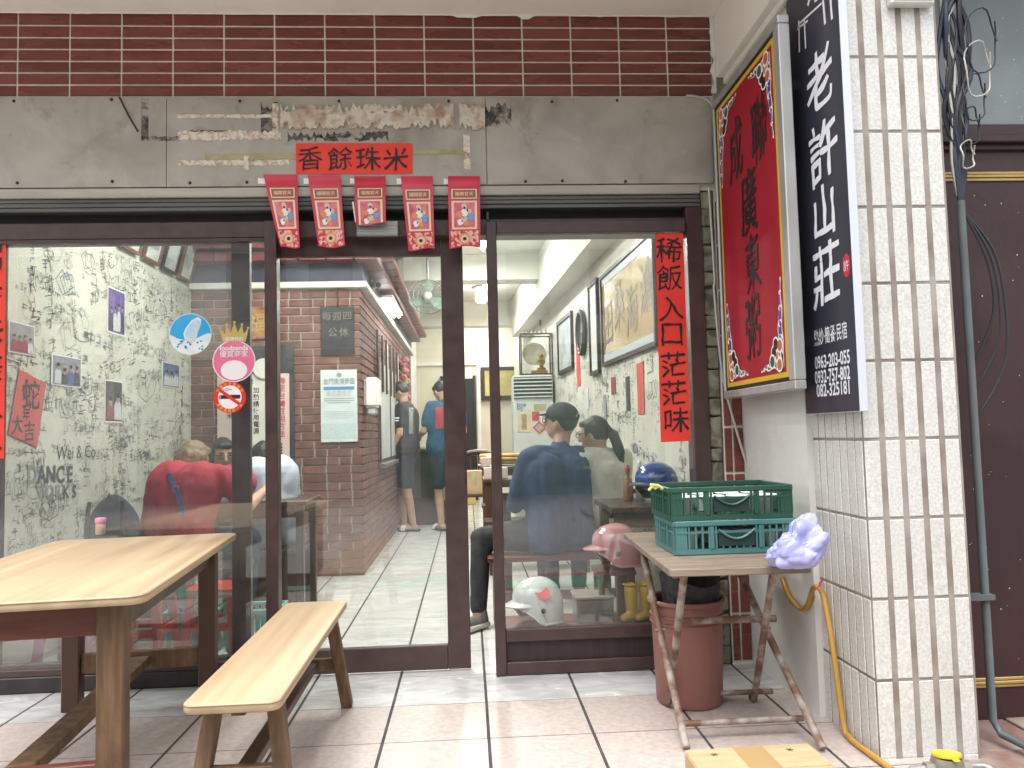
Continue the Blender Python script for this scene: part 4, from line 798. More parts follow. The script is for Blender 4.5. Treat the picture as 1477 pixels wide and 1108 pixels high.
# ---------------------------------------------------------------- five hanging prints
CRIM = M('crimson glossy print', (.52,.014,.05), (.60,.025,.065), 5, .32); CRM2 = M('cream print border', (.72,.62,.36), rough=.4); PINKP = M('pink print field', (.55,.05,.12), (.68,.20,.25), 25, .4); DGR = M('olive print', (.14,.16,.08), rough=.5); ORG = M('orange print', (.70,.26,.10), rough=.5); PCH = M('peach print', (.72,.50,.38), rough=.5); SKYB = M('sky blue print', (.10,.36,.62), rough=.5); PATT = M('red white pattern', (.55,.03,.04), (.70,.45,.38), 60, .5, lo=.48, hi=.54)
def hanging(x0, x1, bx0, bx1, ytop, ybot, short, lab, seed):
    tl, tr = at_y(x0, ytop, -.034), at_y(x1, ytop, -.034); bl, br = at_y(bx0, ybot, -.07), at_y(bx1, ybot, -.07)
    def S(u, v, off=0):
        q = tl.lerp(tr, u).lerp(bl.lerp(br, u), v); cur = -.012*math.sin(v*3.1)*(1 if seed % 2 else .4)-.018*(u-.5)*v
        return Vector((q.x, q.y+cur-off-.0016*math.sin(v*40+seed)*(1 if v < .16 else 0), q.z+(.006*math.sin(u*5+seed)*v if v > .95 else 0)))
    def P(name, u0, u1, v0, v1, off, mat, par, n=6, m=10):
        g = B(); g.v = [tuple(S(u0+(u1-u0)*i/n, v0+(v1-v0)*j/m, off)) for j in range(m+1) for i in range(n+1)]; g.f = [(j*(n+1)+i, j*(n+1)+i+1, (j+1)*(n+1)+i+1, (j+1)*(n+1)+i) for j in range(m) for i in range(n)]
        return g.obj(name, mat, par, smooth=True)
    o = tag(P('festive_print', 0, 1, 0, 1, 0, CRIM, None, 8, 24), lab, 'print', 'red festive prints hanging from the fascia')
    e = 1 if not short else 1.42; k = lambda v: min(1, v*e)
    P('title_border', .1, .9, k(.19), k(.33), .0009, CRM2, o); P('title_field', .14, .86, k(.205), k(.315), .0016, DGR, o); P('title_plate', .2, .8, k(.225), k(.295), .0023, CRIM, o)
    for i, ch in enumerate('福賜官天'):
        c = S(.28+i*.147, k(.26), .0034); write(ch, frame(c, S(.8, .26)-S(.2, .26), S(.5, .2)-S(.5, .32)), .0225, CRM2, o, bold=.03, out=0)
    P('picture_border', .1, .9, k(.36), k(.755), .0009, CRM2, o); P('picture_field', .17, .83, k(.385), k(.73), .0016, PINKP, o)
    for i, (u, v, r, m) in enumerate(((.5, .44, .09, PCH), (.5, .53, .12, WHITE), (.34, .55, .10, ORG), (.66, .51, .07, PCH), (.70, .59, .10, SKYB), (.5, .63, .11, PCH), (.36, .66, .09, WHITE), (.55, .68, .08, ORG), (.5, .465, .035, INK), (.42, .645, .03, DGR), (.6, .5, .03, INK), (.47, .60, .035, SKYB))):
        if k(v) > .97: continue
        g = B(); g.v = [tuple(S(u+r*.95*math.cos(a*.5236)*(1+.25*math.sin(a*2.1+i)), min(.985, k(v)+r*.5*math.sin(a*.5236)), .0022+.0004*i)) for a in range(12)]; g.f = [tuple(range(12))]; g.obj('figure_patch', m, o)
    if not short:
        P('pattern', .06, .94, .775, .985, .0010, PATT, o)
        for rr, m in ((.17, ORG), (.12, PCH), (.055, INK)):
            c = S(.5, .885, .002+.0006*(.2-rr)*10); sheet('rosette', frame(c, S(.8, .9)-S(.2, .9), S(.5, .8)-S(.5, .95)), disc(.072*rr*2.3, 16), m, o, .0004)
    return o
for i, a in enumerate(((380, 429, 404, 433, 252, 357, 0, 'red festive print under the banner end, twisted most to one side'), (444, 491, 459, 498, 253, 356, 0, 'red festive print slightly twisted, beside the shortened folded print'), (511, 556, 513, 557, 254, 323, 1, 'shortest red festive print, folded up above the grey closer box'), (578, 624, 589, 627, 254, 360, 0, 'red festive print with curled rounded lower edge below the banner'), (646, 692, 648, 693, 254, 357, 0, 'flattest red festive print, hanging straight beside the doorway mullion'))):
    hanging(*a[:7], a[7], i+1)
# white back of the folded print
a, b = at_y(508, 290, -.06), at_y(515, 322, -.06)
sheet('folded_back', FRONT((a+b)/2), [(-.012, .05), (-.004, .052), (.006, -.05), (.002, -.05)], WHITE, bpy.data.objects['festive_print.002'])
# ---------------------------------------------------------------- stickers on the glass
gy = .0162
def stk(px, py, off=0): return FRONT(at_y(px, py, gy-off))
s = 3.84/1127
SKB = M('sticker blue', (.02,.33,.68), (.05,.42,.74), 6, .35); SNOW = M('sticker snow', (.62,.70,.76), (.76,.79,.80), 30, .35); ISL = M('sticker island', (.38,.62,.78), (.5,.70,.82), 12, .35); PNK = M('sticker pink', (.68,.13,.26), (.74,.20,.33), 3, .35); PKL = M('sticker white', (.80,.76,.77), rough=.35); GLD = M('sticker gold', (.50,.36,.10), (.58,.44,.16), 8, .35); SRED = M('sticker red', (.70,.025,.02), rough=.35); SNAV = M('sticker navy', (.04,.12,.26), rough=.4)
t = tag(sheet('island_sticker', stk(274.5, 482), disc(29.5*s, 40), SNOW, None, .0006), 'round blue and white sticker with a pale island shape on the glass', 'sticker')
r_ = 28.5*s; sheet('sky_print', stk(274.5, 482, .0012), [(r_*math.cos(R(a)), r_*math.sin(R(a))) for a in range(0, 181, 9)]+[(-r_*.95, -.03*r_), (-r_*.6, -.22*r_), (-r_*.2, -.3*r_), (r_*.15, -.28*r_), (r_*.5, -.12*r_), (r_*.85, .04*r_)], SKB, t, .0004)
isl = [(.28, .78), (.42, .66), (.40, .42), (.28, .10), (.20, -.22), (.02, -.34), (-.02, -.48), (-.10, -.30), (-.30, -.22), (-.36, .02), (-.24, .30), (.0, .62)]
sheet('island_print', stk(274.5, 482, .002), [(x*r_*1.12+.006, y*r_*1.1) for x, y in isl], PKL, t, .0004); sheet('island_print', stk(274.5, 482, .0028), [(x*r_*.98+.008, y*r_*.96) for x, y in isl], ISL, t, .0004)
for i, ch in enumerate('環島推薦'): write(ch, stk(281-i*1.8, 466+i*8.2, .0034), .024, PKL, t, bold=.03)
rr_ = random.Random(4)
for i in range(16): sheet('rock_print', stk(274.5+rr_.uniform(-20, 20), 482+rr_.uniform(9, 24), .0016), [(rr_.uniform(-.012, -.003), 0), (0, -.005), (rr_.uniform(.003, .01), .002), (.002, .006)], SNAV if i % 3 else SKB, t, .0003)
t = tag(sheet('food_sticker', stk(337.5, 521), disc(30*s, 40), PKL, None, .0006), 'round pink delivery sticker with gold crown on the glass', 'sticker')
sheet('pink_disc', stk(337.5, 521, .0012), disc(28.6*s, 40), PNK, t, .0004)
sheet('white_patch', stk(337.5, 534, .002), disc(18.5*s, 30, 0, 0, 14*s), PKL, t, .0004)
write('foodpanda', stk(337.5, 501.5, .002), .032, PKL, t, bold=.025); write('優質商家', stk(337.5, 510.5, .002), .034, PKL, t, bold=.03)
cr = [(-18, -11), (-22, 8)]; 
for i, (x, y) in enumerate(((-22, 8), (-14, -3), (-13, 13), (-6, -1), (-1, 17), (4, -1), (10, 13), (12, -3), (20, 7), (16, -11))): cr.append((x, y))
crown = sheet('crown', stk(338, 481, .0024), [(x*s, y*s) for x, y in [(-16, -12), (-21, 8), (-13, -1), (-11, 13), (-5, 1), (0, 16), (5, 1), (11, 13), (13, -1), (20, 8), (16, -12)]], GLD, t, .0004)
for x, y in ((-21, 8), (-11, 13), (0, 16), (11, 13), (20, 8)): sheet('crown_bead', stk(338+x, 481-y, .0024), disc(.0065, 10), GLD, crown, .0006)
write('嚴選特約', stk(338, 489, .0032), .022, PKL, t, bold=.01)
t = tag(sheet('no_smoking_sticker', stk(331.5, 573), disc(22.5*s, 40), SRED, None, .0006), 'round red no-smoking sticker on the glass', 'sticker')
sheet('white_disc', stk(331.5, 573, .0012), disc(16.5*s, 36), PKL, t, .0004); sheet('cigarette', stk(332.5, 572.5, .002), rect(27*s, 5.5*s), INK, t, .0004); sheet('cigarette_tip', stk(317, 573.5, .002), rect(4*s, 5.5*s), GRY, t, .0004)
sheet('slash', stk(331.5, 573, .0028) @ Matrix.Rotation(R(-37), 4, 'Z'), rect(36*s, 4.5*s), SRED, t, .0004)
for k in range(2): B().tube([stk(320+k*5, 563-k*1.5, .003) @ Vector((x*.01, .004*math.sin(x*2.2), 0)) for x in (0, .5, 1, 1.5, 2, 2.5, 3)], .0009, 4).obj('smoke_line', INK, t)
for i, ch in enumerate('本場所全面禁菸'): a = R(150-i*20); write(ch, stk(331.5+19.4*math.cos(a), 573-19.4*math.sin(a), .0014) @ Matrix.Rotation(a-math.pi/2, 4, 'Z'), .017, M('sticker yellow', (.75,.50,.12), rough=.4), t, bold=.02)
for i, ch in enumerate('違者最高罰一萬'): a = R(215+i*18); write(ch, stk(331.5+19.4*math.cos(a), 573-19.4*math.sin(a), .0014) @ Matrix.Rotation(a+math.pi/2, 4, 'Z'), .016, MATS['sticker yellow'], t, bold=.02)
# ---------------------------------------------------------------- red signboard on the side wall
sx_ = 1.250
SX = lambda px, py, off=0: at_x(px, py, sx_-off)
SRD = M('signboard red', (.30,.008,.022), (.36,.014,.03), 2, .6, spec=.25); ALU = M('brushed aluminium', (.42,.42,.41), (.5,.5,.49), 12, .42, metal=.6, stretch=(1,1,.2))
a, b = SX(1047, 575), SX(1151, 562); y1s, y0s = min(a.y, -.036), b.y; zb_ = (a.z+b.z)/2; zt_ = (SX(1027, 150).z+SX(1133, 12).z)/2
rs = thing('red_signboard', 'large red shop signboard with black brush characters and scroll corners', 'signboard', (sx_, (y0s+y1s)/2, zb_))
B().box(sx_+.004, sx_+.034, y0s+.015, y1s-.015, zb_+.015, zt_-.015).obj('backing', STEEL, rs)
fw = .035
for q in ((y0s, y1s, zb_, zb_+fw), (y0s, y1s, zt_-fw, zt_), (y0s, y0s+fw*1.6, zb_+fw+.0005, zt_-fw-.0005), (y1s-fw*.6, y1s, zb_+fw+.0005, zt_-fw-.0005)): B().box(sx_-.010, sx_+.036, q[0], q[1], q[2], q[3]).obj('frame', ALU, rs, bevel=.004)
for yy_ in (y0s+.2, y1s-.2):
    for zz3 in (zb_+.2, zt_-.2): B().box(sx_+.0365, 1.3615, yy_-.02, yy_+.02, zz3-.02, zz3+.02).obj('wall_bracket', STEEL, rs)
iy0, iy1, iz0, iz1 = y0s+fw*1.6, y1s-fw*.6, zb_+fw, zt_-fw
B().box(sx_, sx_+.0035, iy0, iy1, iz0, iz1).obj('face', SRD, rs)
def inset(name, d, w, mat, o):
    f = B()
    for q in ((iy0+d, iy1-d, iz0+d, iz0+d+w), (iy0+d, iy1-d, iz1-d-w, iz1-d), (iy0+d, iy0+d+w, iz0+d+w, iz1-d-w), (iy1-d-w, iy1-d, iz0+d+w, iz1-d-w)): f.box(sx_-o, sx_-.0002, q[0], q[1], q[2], q[3])
    return f.obj(name, mat, rs)
inset('black_line', 0, .016, INK, .0008); inset('yellow_line', .018, .020, M('sign yellow', (.62,.42,.03), rough=.3), .0012)
RS = lambda px, py, off=.001: RIGHTW(SX(px, py, off))
for ch, px, py, sz, w_ in (('聯', 1094, 184, .30, .62), ('成', 1061, 216, .30, .62), ('廣', 1080, 291, .31, .66), ('東', 1085, 380, .29, .64), ('粥', 1086, 472, .29, .64)): write(ch, RS(px, py, .002), sz, INK, rs, bold=.006, brush=1.0, seed=px, sx=w_)
SBL = M('scroll blue', (.03,.06,.26), rough=.35); SGN = M('scroll green', (.02,.10,.06), rough=.35); SOR = M('scroll orange', (.50,.13,.06), rough=.35)
def scroll(cy_, cz_, fy, fz):
    n = 26; L1 = .33
    def wave(axis, L, mat, off):
        up = []; dn = []
        for i in range(n+1):
            t_ = i/n; wd = .058*(1-t_)**.8+.004; wig = .010*math.sin(t_*17); p = t_*L
            up.append((p, wd+wig*(1-t_))); dn.append((p, -.0*wd+wig*.5))
        poly = up+dn[::-1]
        return [(fy*(q if axis else p), fz*(p if axis else q)) for p, q in poly]
    C_ = RIGHTW((sx_-.001, cy_, cz_))
    for ax, L, m in ((1, .36, SBL), (0, .24, SGN)):
        pl_ = wave(ax, L, m, 0); cxm = sum(p[0] for p in pl_)/len(pl_); cym = sum(p[1] for p in pl_)/len(pl_)
        o = sheet('scroll_outline', C_, pl_, WHITE, rs, .0008); sheet('scroll_fill', C_ @ Matrix.Translation((0, 0, .0012)), [((p[0]-cxm)*(.70 if ax else .93)+cxm, (p[1]-cym)*(.93 if ax else .70)+cym) for p in pl_], m, o, .0005)
        for i in range(5):
            t_ = .15+i*.17; rr = .020*(1-t_)+.004; c = (fy*.03*(1-t_), fz*t_*L) if ax else (fy*t_*L, fz*.03*(1-t_))
            B().tube([C_ @ Vector((c[0]+rr*math.cos(a*.5), c[1]+rr*math.sin(a*.5)*(1+.0), .0022)) for a in range(0, 10)], .0022, 4).obj('curl', WHITE, o)
    for i, (u, v, m) in enumerate(((.055, .05, SOR), (.10, .075, INK), (.075, .11, INK), (.03, .10, SOR), (.12, .035, SGN), (.04, .015, SOR))):
        sheet('cloud_ring', C_ @ Matrix.Translation((fy*u*.9, fz*v*.9, .0024+.0003*i)), disc(.031, 16), WHITE, rs, .0004); sheet('cloud', C_ @ Matrix.Translation((fy*u*.9, fz*v*.9, .003+.0003*i)), disc(.023, 16), m, rs, .0004)
d_ = .058
for fy, cyv in ((1, iy1-d_), (-1, iy0+d_)):
    for fz, cz_ in ((1, iz0+d_), (-1, iz1-d_)): scroll(cyv, cz_, fy, fz)
# ---------------------------------------------------------------- black hanging sign on the pillar
kx = 1.350
KX = lambda px, py, off=0: at_x(px, py, kx-off)
a, b = KX(1163, 597), KX(1241, 595); ky1, ky0, kz0 = a.y, b.y, (a.z+b.z)/2; kz1 = 3.02
NAV = M('navy black sign face', (.030,.031,.048), (.036,.037,.055), 3, .35); SIDE = M('sign edge pale', (.55,.58,.68), rough=.4); LET = M('sign white lettering', (.78,.80,.86), rough=.4)
bs_ = thing('black_signboard', 'tall navy black signboard with white brush characters and phone numbers', 'signboard', (kx, (ky0+ky1)/2, kz0))
B().box(kx, kx+.030, ky0, ky1, kz0, kz1).obj('panel', SIDE, bs_, bevel=.002); B().box(kx-.0015, kx-.0002, ky0+.003, ky1-.003, kz0+.003, kz1-.003).obj('face', NAV, bs_)
KS = lambda px, py: RIGHTW(KX(px, py, .0018))
for ch, px, py, sz in (('老', 1182, 114, .245), ('許', 1187, 216, .245), ('山', 1189, 303, .215), ('莊', 1192, 394, .25)): write(ch, KS(px, py), sz, LET, bs_, bold=.020, brush=1.0, seed=px, sx=.95)
write('熱炒·簡餐·民宿', KS(1197.5, 482), .068, LET, bs_, bold=.014, sx=.60)
for tx, py in (('0963-203-055', 518), ('0932-757-802', 540), ('082-325181', 560)): write(tx, KS(1200 if len(tx) > 10 else 1202, py), .067, LET, bs_, bold=.022, sx=.74 if len(tx) > 10 else .84)
sl_ = sheet('seal', KS(1221, 383), disc(.026, 20, 0, 0, .042), M('seal red', (.60,.02,.05), rough=.4), bs_, .0006); write('許', RIGHTW(KX(1221, 383, .003)), .042, LET, sl_, bold=0)
for px0, py0, px1, py1, w_ in ((1152, 30, 1153, 75, .010), (1160, 28, 1162, 70, .008), (1152, 35, 1185, 5, .008), (1187, 0, 1190, 35, .012), (1197, -10, 1200, 28, .012), (1150, 42, 1165, 30, .008), (1165, 8, 1172, -15, .016), (1175, 2, 1205, -22, .010)):
    p, q = KX(px0, py0, .002), KX(px1, py1, .002); B().beam(p, q, .0012, w_, (1, 0, 0) if False else (0, 1, .3)).obj('brush_line', LET, bs_)
B().tube([(kx+.012, ky1-.02, kz1-.01), (kx+.012, ky1-.02, kz1+.06), (1.40, ky1-.02, kz1+.08)], .008, 6).obj('bracket', M('bracket red', (.25,.02,.02), rough=.5), bs_)
# ---------------------------------------------------------------- folding table
RUST = M('rusty painted tube', (.34,.30,.27), (.155,.078,.05), 14, .6, .2, 60, detail=8, lo=.40, hi=.58); OLDW = M('weathered plywood', (.15,.112,.08), (.25,.20,.155), 6, .75, .3, 60, stretch=(.5,5,5), detail=8)
oz = .665
stain(OLDW, (.07,.05,.035), 8, .58, .74, .6); stain(RUST, (.10,.04,.02), 20, .60, .72, .7)
q = [at_z(px, py, oz) for px, py in ((898, 769), (966, 822), (1173, 816))]
fdir = (q[2]-q[1]); fdir.z = 0; FW = fdir.length; fdir.normalize(); sdir = Vector((-fdir.y, fdir.x, 0)); SD = max(.42, (q[0]-q[1]).dot(sdir)); c0_ = q[1]
ft = thing('folding_table', 'old folding table with weathered wooden top and rusty tube legs', 'table', (c0_.x+FW/2, c0_.y+SD/2, 0))
fm_ = Matrix(((fdir.x, sdir.x, 0, c0_.x), (fdir.y, sdir.y, 0, c0_.y), (0, 0, 1, 0), (0, 0, 0, 1)))
FW = min(FW, (1.352-c0_.x)/fdir.x)
B().prism([(x+FW/2, y+SD/2) for x, y in rounded(FW, SD, .02, 3)], fm_ @ Matrix.Translation((0, 0, oz-.026)), .026).obj('top', OLDW, ft, bevel=.003)
def tubes(name, pxs, r=.0145, close=False): return B().tube(pxs, r, 10).obj(name, RUST, ft, smooth=True)
ftop = lambda u, v: fm_ @ Vector((u*FW, v*SD, oz-.035))
for u, ff_, bf in ((.10, at_z(990, 1079, .014), at_z(955, 1016, .014)), (.86, at_z(1187, 1080, .014), at_z(1097, 1008, .014))):
    t1 = ftop(u, .80); t2 = ftop(u, .12); mid1 = t1.lerp(ff_, .5)+Vector((0, .01, 0))
    tubes('leg', [t1, t1.lerp(ff_, .25), mid1, t1.lerp(ff_, .8), ff_]); dx = Vector((.028 if u < .5 else -.028, 0, 0))
    tubes('leg', [t2+dx, t2.lerp(bf, .3)+dx, t2.lerp(bf, .55)+dx, t2.lerp(bf, .9)+dx, bf+dx]); B().tube([bf+dx+Vector((0, .0, .0)), bf+dx+Vector((0, .028, -.001))], .0135, 10).obj('foot_cap', BLACKM, ft)
    c_ = t1.lerp(ff_, .47); B().tube([c_-Vector((.02, 0, 0)), c_+Vector((.02, 0, 0))], .006, 8).obj('pivot_bolt', STEEL, ft)
for pa, pb_, r in (((981, 896), (1119, 892), .014), ((978, 1002), (1114, 997), .011), ((984, 1044), (1158, 1036), .011)):
    yy = {896: -.70, 1002: -.56, 1044: -.90}[pa[1]]; tubes('cross_bar', [at_y(*pa, yy), at_y(*pb_, yy)], r)
tubes('top_bar', [ftop(.06, .12), ftop(.92, .12)], .011); tubes('top_bar', [ftop(.06, .80), ftop(.92, .80)], .011)
# ---------------------------------------------------------------- crates
def crate(lab, mat, fl, frp, H, seed, handle_mat):
    d = frp-fl; d.z = 0; L = d.length; d.normalize(); n_ = Vector((-d.y, d.x, 0)); Wc = .31
    m_ = Matrix(((d.x, n_.x, 0, fl.x), (d.y, n_.y, 0, fl.y), (0, 0, 1, fl.z), (0, 0, 0, 1)))
    t = thing('plastic_crate', lab, 'crate', fl+d*L/2, 'green plastic crates on the folding table')
    B().box(.012, L-.012, .012, Wc-.012, .002, .010, m_).obj('base', mat, t)
    def side(o_, u, ln):
        s_ = B(); s2 = B()
        def bx(a, b, z0, z1, th, bb): 
            p = o_+u*a; q_ = o_+u*b; nn = Vector((u.y, -u.x, 0)); 
            vs = [p+nn*th, q_+nn*th, q_-nn*.004, p-nn*.004]; bb.add([tuple(m_ @ Vector((v.x, v.y, z0))) for v in vs]+[tuple(m_ @ Vector((v.x, v.y, z1))) for v in vs], [(0,3,2,1),(4,5,6,7),(0,1,5,4),(1,2,6,5),(2,3,7,6),(3,0,4,7)])
        bx(0, ln, 0, .020, .004, s_); bx(0, ln, H-.022, H-.001, .008, s2); bx(0, ln, H*.62, H*.68, .005, s_)
        k = int(ln/.026); hw = .07
        for i in range(k+1):
            a = ln*i/k
            inh = ln > .33 and abs(a-ln/2) < hw
            bx(max(0, a-.0035), min(ln, a+.0035), .0205, H*.62-.0005, .005, s_)
            if not inh: bx(max(0, a-.0035), min(ln, a+.0035), H*.68+.0005, H-.0225, .005, s_)
        for a, b in ((0, .045), (ln-.045, ln)): bx(a, b, .0205, H-.0225, .003, s_)
        for a in (ln*.30, ln*.70):
            bx(a-.007, a+.007, .0205, H-.0225, .0075, s_)
        s_.obj('side_lattice', mat, t); s2.obj('rim', mat, t, bevel=.003)
        if ln > .33:
            bx_ = B(); bx(ln/2-hw, ln/2+hw, .03, H*.62, .0065, bx_); bx_.obj('handle_plate', handle_mat, t)
            B().tube([m_ @ Vector((*(o_+u*(ln/2-hw+2*hw*i/8)+Vector((u.y, -u.x, 0))*.01)[:2], H*.72-.035*math.sin(math.pi*i/8))) for i in range(9)], .005, 6).obj('handle', mat, t)
    side(Vector((0, 0, 0)), Vector((1, 0, 0)), L); side(Vector((L, Wc, 0)), Vector((-1, 0, 0)), L); side(Vector((0, Wc, 0)), Vector((0, -1, 0)), Wc); side(Vector((L, 0, 0)), Vector((0, 1, 0)), Wc)
    return t, m_, L, Wc
TEAL = M('teal crate plastic', (.055,.155,.155), (.08,.20,.195), 4, .42, rvar=.08); DKG = M('dark green crate plastic', (.013,.065,.042), (.022,.09,.058), 4, .4, rvar=.08); HND = M('handle dark', (.012,.03,.03), rough=.5)
cfl = at_z(975, 801, oz+.003); cfr = at_z(1150, 795, oz+.003)
cfr = cfl+(cfr-cfl).normalized()*min((cfr-cfl).length, (1.345-cfl.x))
_, cm1, cL, cW = crate('lower teal plastic crate holding white bowls on the folding table', TEAL, cfl, cfr, .128, 1, HND)
cf2 = cfl+Vector((-.012, .004, .129)); _, cm2, _, _ = crate('upper dark green plastic crate stacked on the teal crate', DKG, cf2, cf2+(cfr-cfl)*1.0, .128, 2, HND)
CUP = M('white melamine', (.74,.74,.72), rough=.3)
def cup(m_, x, y, z, lab, g, s_=1):
    o = B().lathe([(.002, .012), (.018, .012), (.034, .052), (.038, .056), (.036, .058), (.030, .05), (.014, .003), (.002, .002)], 18, m_ @ Matrix.Translation((x, y, z)) @ Matrix.Scale(s_, 4)).obj('bowl', CUP, None, smooth=True); return tag(o, lab, 'bowl', g)
for i in range(8): cup(cm1, .075+.108*(i % 4), .07+.14*(i//4), .011, 'white bowl standing in the lower teal crate', 'white bowls in the teal crate', 1.32)
for i in range(8): cup(cm2, .075+.108*(i % 4), .07+.14*(i//4), .011, 'white bowl inside the dark green crate', 'white bowls in the dark green crate', 1.32)
yk = at_y(945, 704, -.87); t = tag(B().tube([yk+Vector((-.025, 0, -.008)), yk+Vector((-.012, -.004, .006)), yk+Vector((0, .0, -.002)), yk+Vector((.014, -.004, .008)), yk+Vector((.028, 0, -.004)), yk+Vector((.01, -.006, .010)), yk+Vector((-.02, -.004, .012))], .0055, 7).obj('yellow_tie', M('yellow plastic tie', (.62,.60,.10), (.7,.68,.2), 30, .5), None, smooth=True), 'crumpled yellow tie knotted on the green crate corner', 'tie')
# ---------------------------------------------------------------- lavender bag
bgp = at_z(1142, 822, oz); bgp.y -= .0
bg_ = B().ell((0, 0, 0), 1, 96, 60)
vs_ = []
for v in bg_.v:
    p = Vector(v); q_ = p*1.5+noise.noise_vector(p*1.3)*.5; dv = noise.voronoi(q_)[0]; d2 = noise.voronoi(p*3.4+noise.noise_vector(p*2)*.4)[0]
    cr_ = (dv[1]-dv[0])*.22+(d2[1]-d2[0])*.05+noise.noise(p*1.2+Vector((4, 1, 2)))*.30
    rr = .66+cr_; x, y, z = p.x*rr*.135, p.y*rr*.088, p.z*rr*.105
    z += max(0, x)*.30+(.03 if p.z > .5 and x > -.02 else 0)*p.z-(.25*max(0, -x))*(1 if z > 0 else 0)
    vs_.append((x, y, max(z, -.058)))
bg_.v = vs_
BAGM = M('lavender plastic film', (.27,.28,.58), (.36,.37,.66), 6, .25, .25, 14, coat=.2)
o = bg_.mesh('plastic_bag', 0, True); o = put('plastic_bag', o, BAGM); o.location = (1.125, bgp.y+.04, oz+.060); tag(o, 'crumpled lavender plastic bag on the folding table end', 'bag')
# ---------------------------------------------------------------- bucket under the table
bp_ = at_z(1010, 1029, 0); BUC = M('dusty terracotta plastic', (.22,.085,.068), (.30,.135,.115), 3, .5, .05, 30, stretch=(1,1,.4))
bk_ = thing('bucket', 'tall terracotta plastic bucket under the folding table', 'bucket', (bp_.x, bp_.y+.15, 0)); BM = Matrix.Translation((bp_.x, bp_.y+.15, 0))
B().lathe([(.128, .002), (.138, .012), (.150, .40), (.152, .425), (.143, .425), (.13, .03), (.01, .025)], 40, BM, cap=False).obj('body', BUC, bk_, smooth=True)
B().tube([BM @ Vector((.156*math.cos(i*.1571), .156*math.sin(i*.1571), .425)) for i in range(40)], .010, 8, closed=True).obj('rim', BUC, bk_, smooth=True)
for k in range(2): B().tube([BM @ Vector((.152*math.cos(i*.1571), .152*math.sin(i*.1571), .37-.03*k)) for i in range(40)], .004, 6, closed=True).obj('rib', BUC, bk_, smooth=True)
FELT = M('charcoal felt', (.035,.036,.038), (.065,.066,.068), 30, .95, .3, 90)
g = B(); n = 28
prof = [(.108, .24), (.118, .36), (.128, .46), (.134, .52), (.126, .515), (.108, .36), (.10, .28)]
for pr, pz in prof:
    for i in range(n): a = 2*math.pi*i/n; w_ = 1/max(abs(math.cos(a)), abs(math.sin(a)))**.45; k = 1+.06*noise.noise(Vector((math.cos(a)*2, math.sin(a)*2, pz*5))); g.v.append(tuple(BM @ Vector((.02+pr*w_*k*math.cos(a)*.93, pr*w_*k*math.sin(a)*.82, pz+(.03*math.sin(a*2+1) if pz > .45 else 0)))))
g.f = [(i*n+j, i*n+(j+1) % n, (i+1)*n+(j+1) % n, (i+1)*n+j) for i in range(len(prof)-1) for j in range(n)]+[tuple(6*n+j for j in range(n))]
tag(g.obj('felt_bag', FELT, None, smooth=True), 'grey felt bag with black lining stuffed in the terracotta bucket', 'bag')
# ---------------------------------------------------------------- cardboard box, hose, meter
CARD = M('cardboard', (.42,.29,.155), (.50,.36,.205), 5, .75, .08, 60, stretch=(1,6,1)); 
k1, k2 = at_z(987, 1082, .10), at_z(1166, 1072, .10); kd = (k2-k1); kd.z = 0; kl = kd.length; kd.normalize(); kn = Vector((-kd.y, kd.x, 0)); KM = Matrix(((kd.x, kn.x, 0, k1.x), (kd.y, kn.y, 0, k1.y), (0, 0, 1, 0), (0, 0, 0, 1)))
cb = thing('cardboard_box', 'flat taped cardboard box on the floor in front of the folding table', 'box', (k1.x+kl/2, k1.y-.15, 0))
B().box(0, kl, -.34, -.0, .002, .096, KM).obj('body', CARD, cb, bevel=.003); B().box(.002, kl-.002, -.1685, -.002, .0965, .100, KM).obj('flap', CARD, cb, bevel=.001); B().box(.002, kl-.002, -.338, -.1715, .0965, .0995, KM).obj('flap', CARD, cb, bevel=.001)
B().box(kl*.38, kl*.62, -.345, .001, .1003, .1008, KM).obj('tape', M('brown packing tape', (.38,.26,.12), rough=.25), cb)
for u, v in ((.2, -.05), (.8, -.045)): 
    for r_ in (0, 55, 110): B().box(-.014, .014, -.0014, .0014, .1011, .1014, KM @ Matrix.Translation((u*kl, v, 0)) @ Matrix.Rotation(R(r_), 4, 'Z')).obj('print_mark', M('brown print', (.12,.06,.03), rough=.7), cb)
HOSE = M('amber hose', (.42,.22,.035), (.52,.30,.06), 6, .35, stretch=(1,1,.3), coat=.3)
hp = [at_x(px, py, 1.35) for px, py in ((1128, 834), (1138, 860), (1152, 877), (1163, 876), (1169, 862), (1173, 849), (1180, 847))]+[at_x(px, py, 1.366) for px, py in ((1187, 858), (1193, 885), (1200, 925), (1207, 975), (1213, 1020), (1220, 1062), (1226, 1100))]
hp = [Vector((q.x, q.y, max(q.z, .013))) for q in hp]; hp.append(Vector((1.36, hp[-1].y-.06, .012))); hp.append(Vector((1.37, -1.25, .012)))
def smoothpts(P, k=4):
    out = []
    for i in range(len(P)-1):
        p0, p1, p2, p3 = P[max(i-1, 0)], P[i], P[i+1], P[min(i+2, len(P)-1)]
        for j in range(k): t_ = j/k; out.append(.5*((2*p1)+(p2-p0)*t_+(2*p0-5*p1+4*p2-p3)*t_**2+(3*p1-p0-3*p2+p3)*t_**3))
    return out+[P[-1]]
hs_ = thing('hose', 'amber rubber hose tied to the white pillar and running to the floor', 'hose', hp[-1]); B().tube(smoothpts(hp), .0105, 10).obj('tube', HOSE, hs_, smooth=True); tp = hp[6]
B().tube([tp+Vector((-.012, 0, -.01)), tp+Vector((.004, -.012, .012)), tp+Vector((.012, .004, .02)), tp+Vector((.0, .012, -.004)), tp+Vector((.012, -.02, .032))], .003, 6).obj('red_tie', M('red string', (.55,.04,.06), rough=.6), hs_)
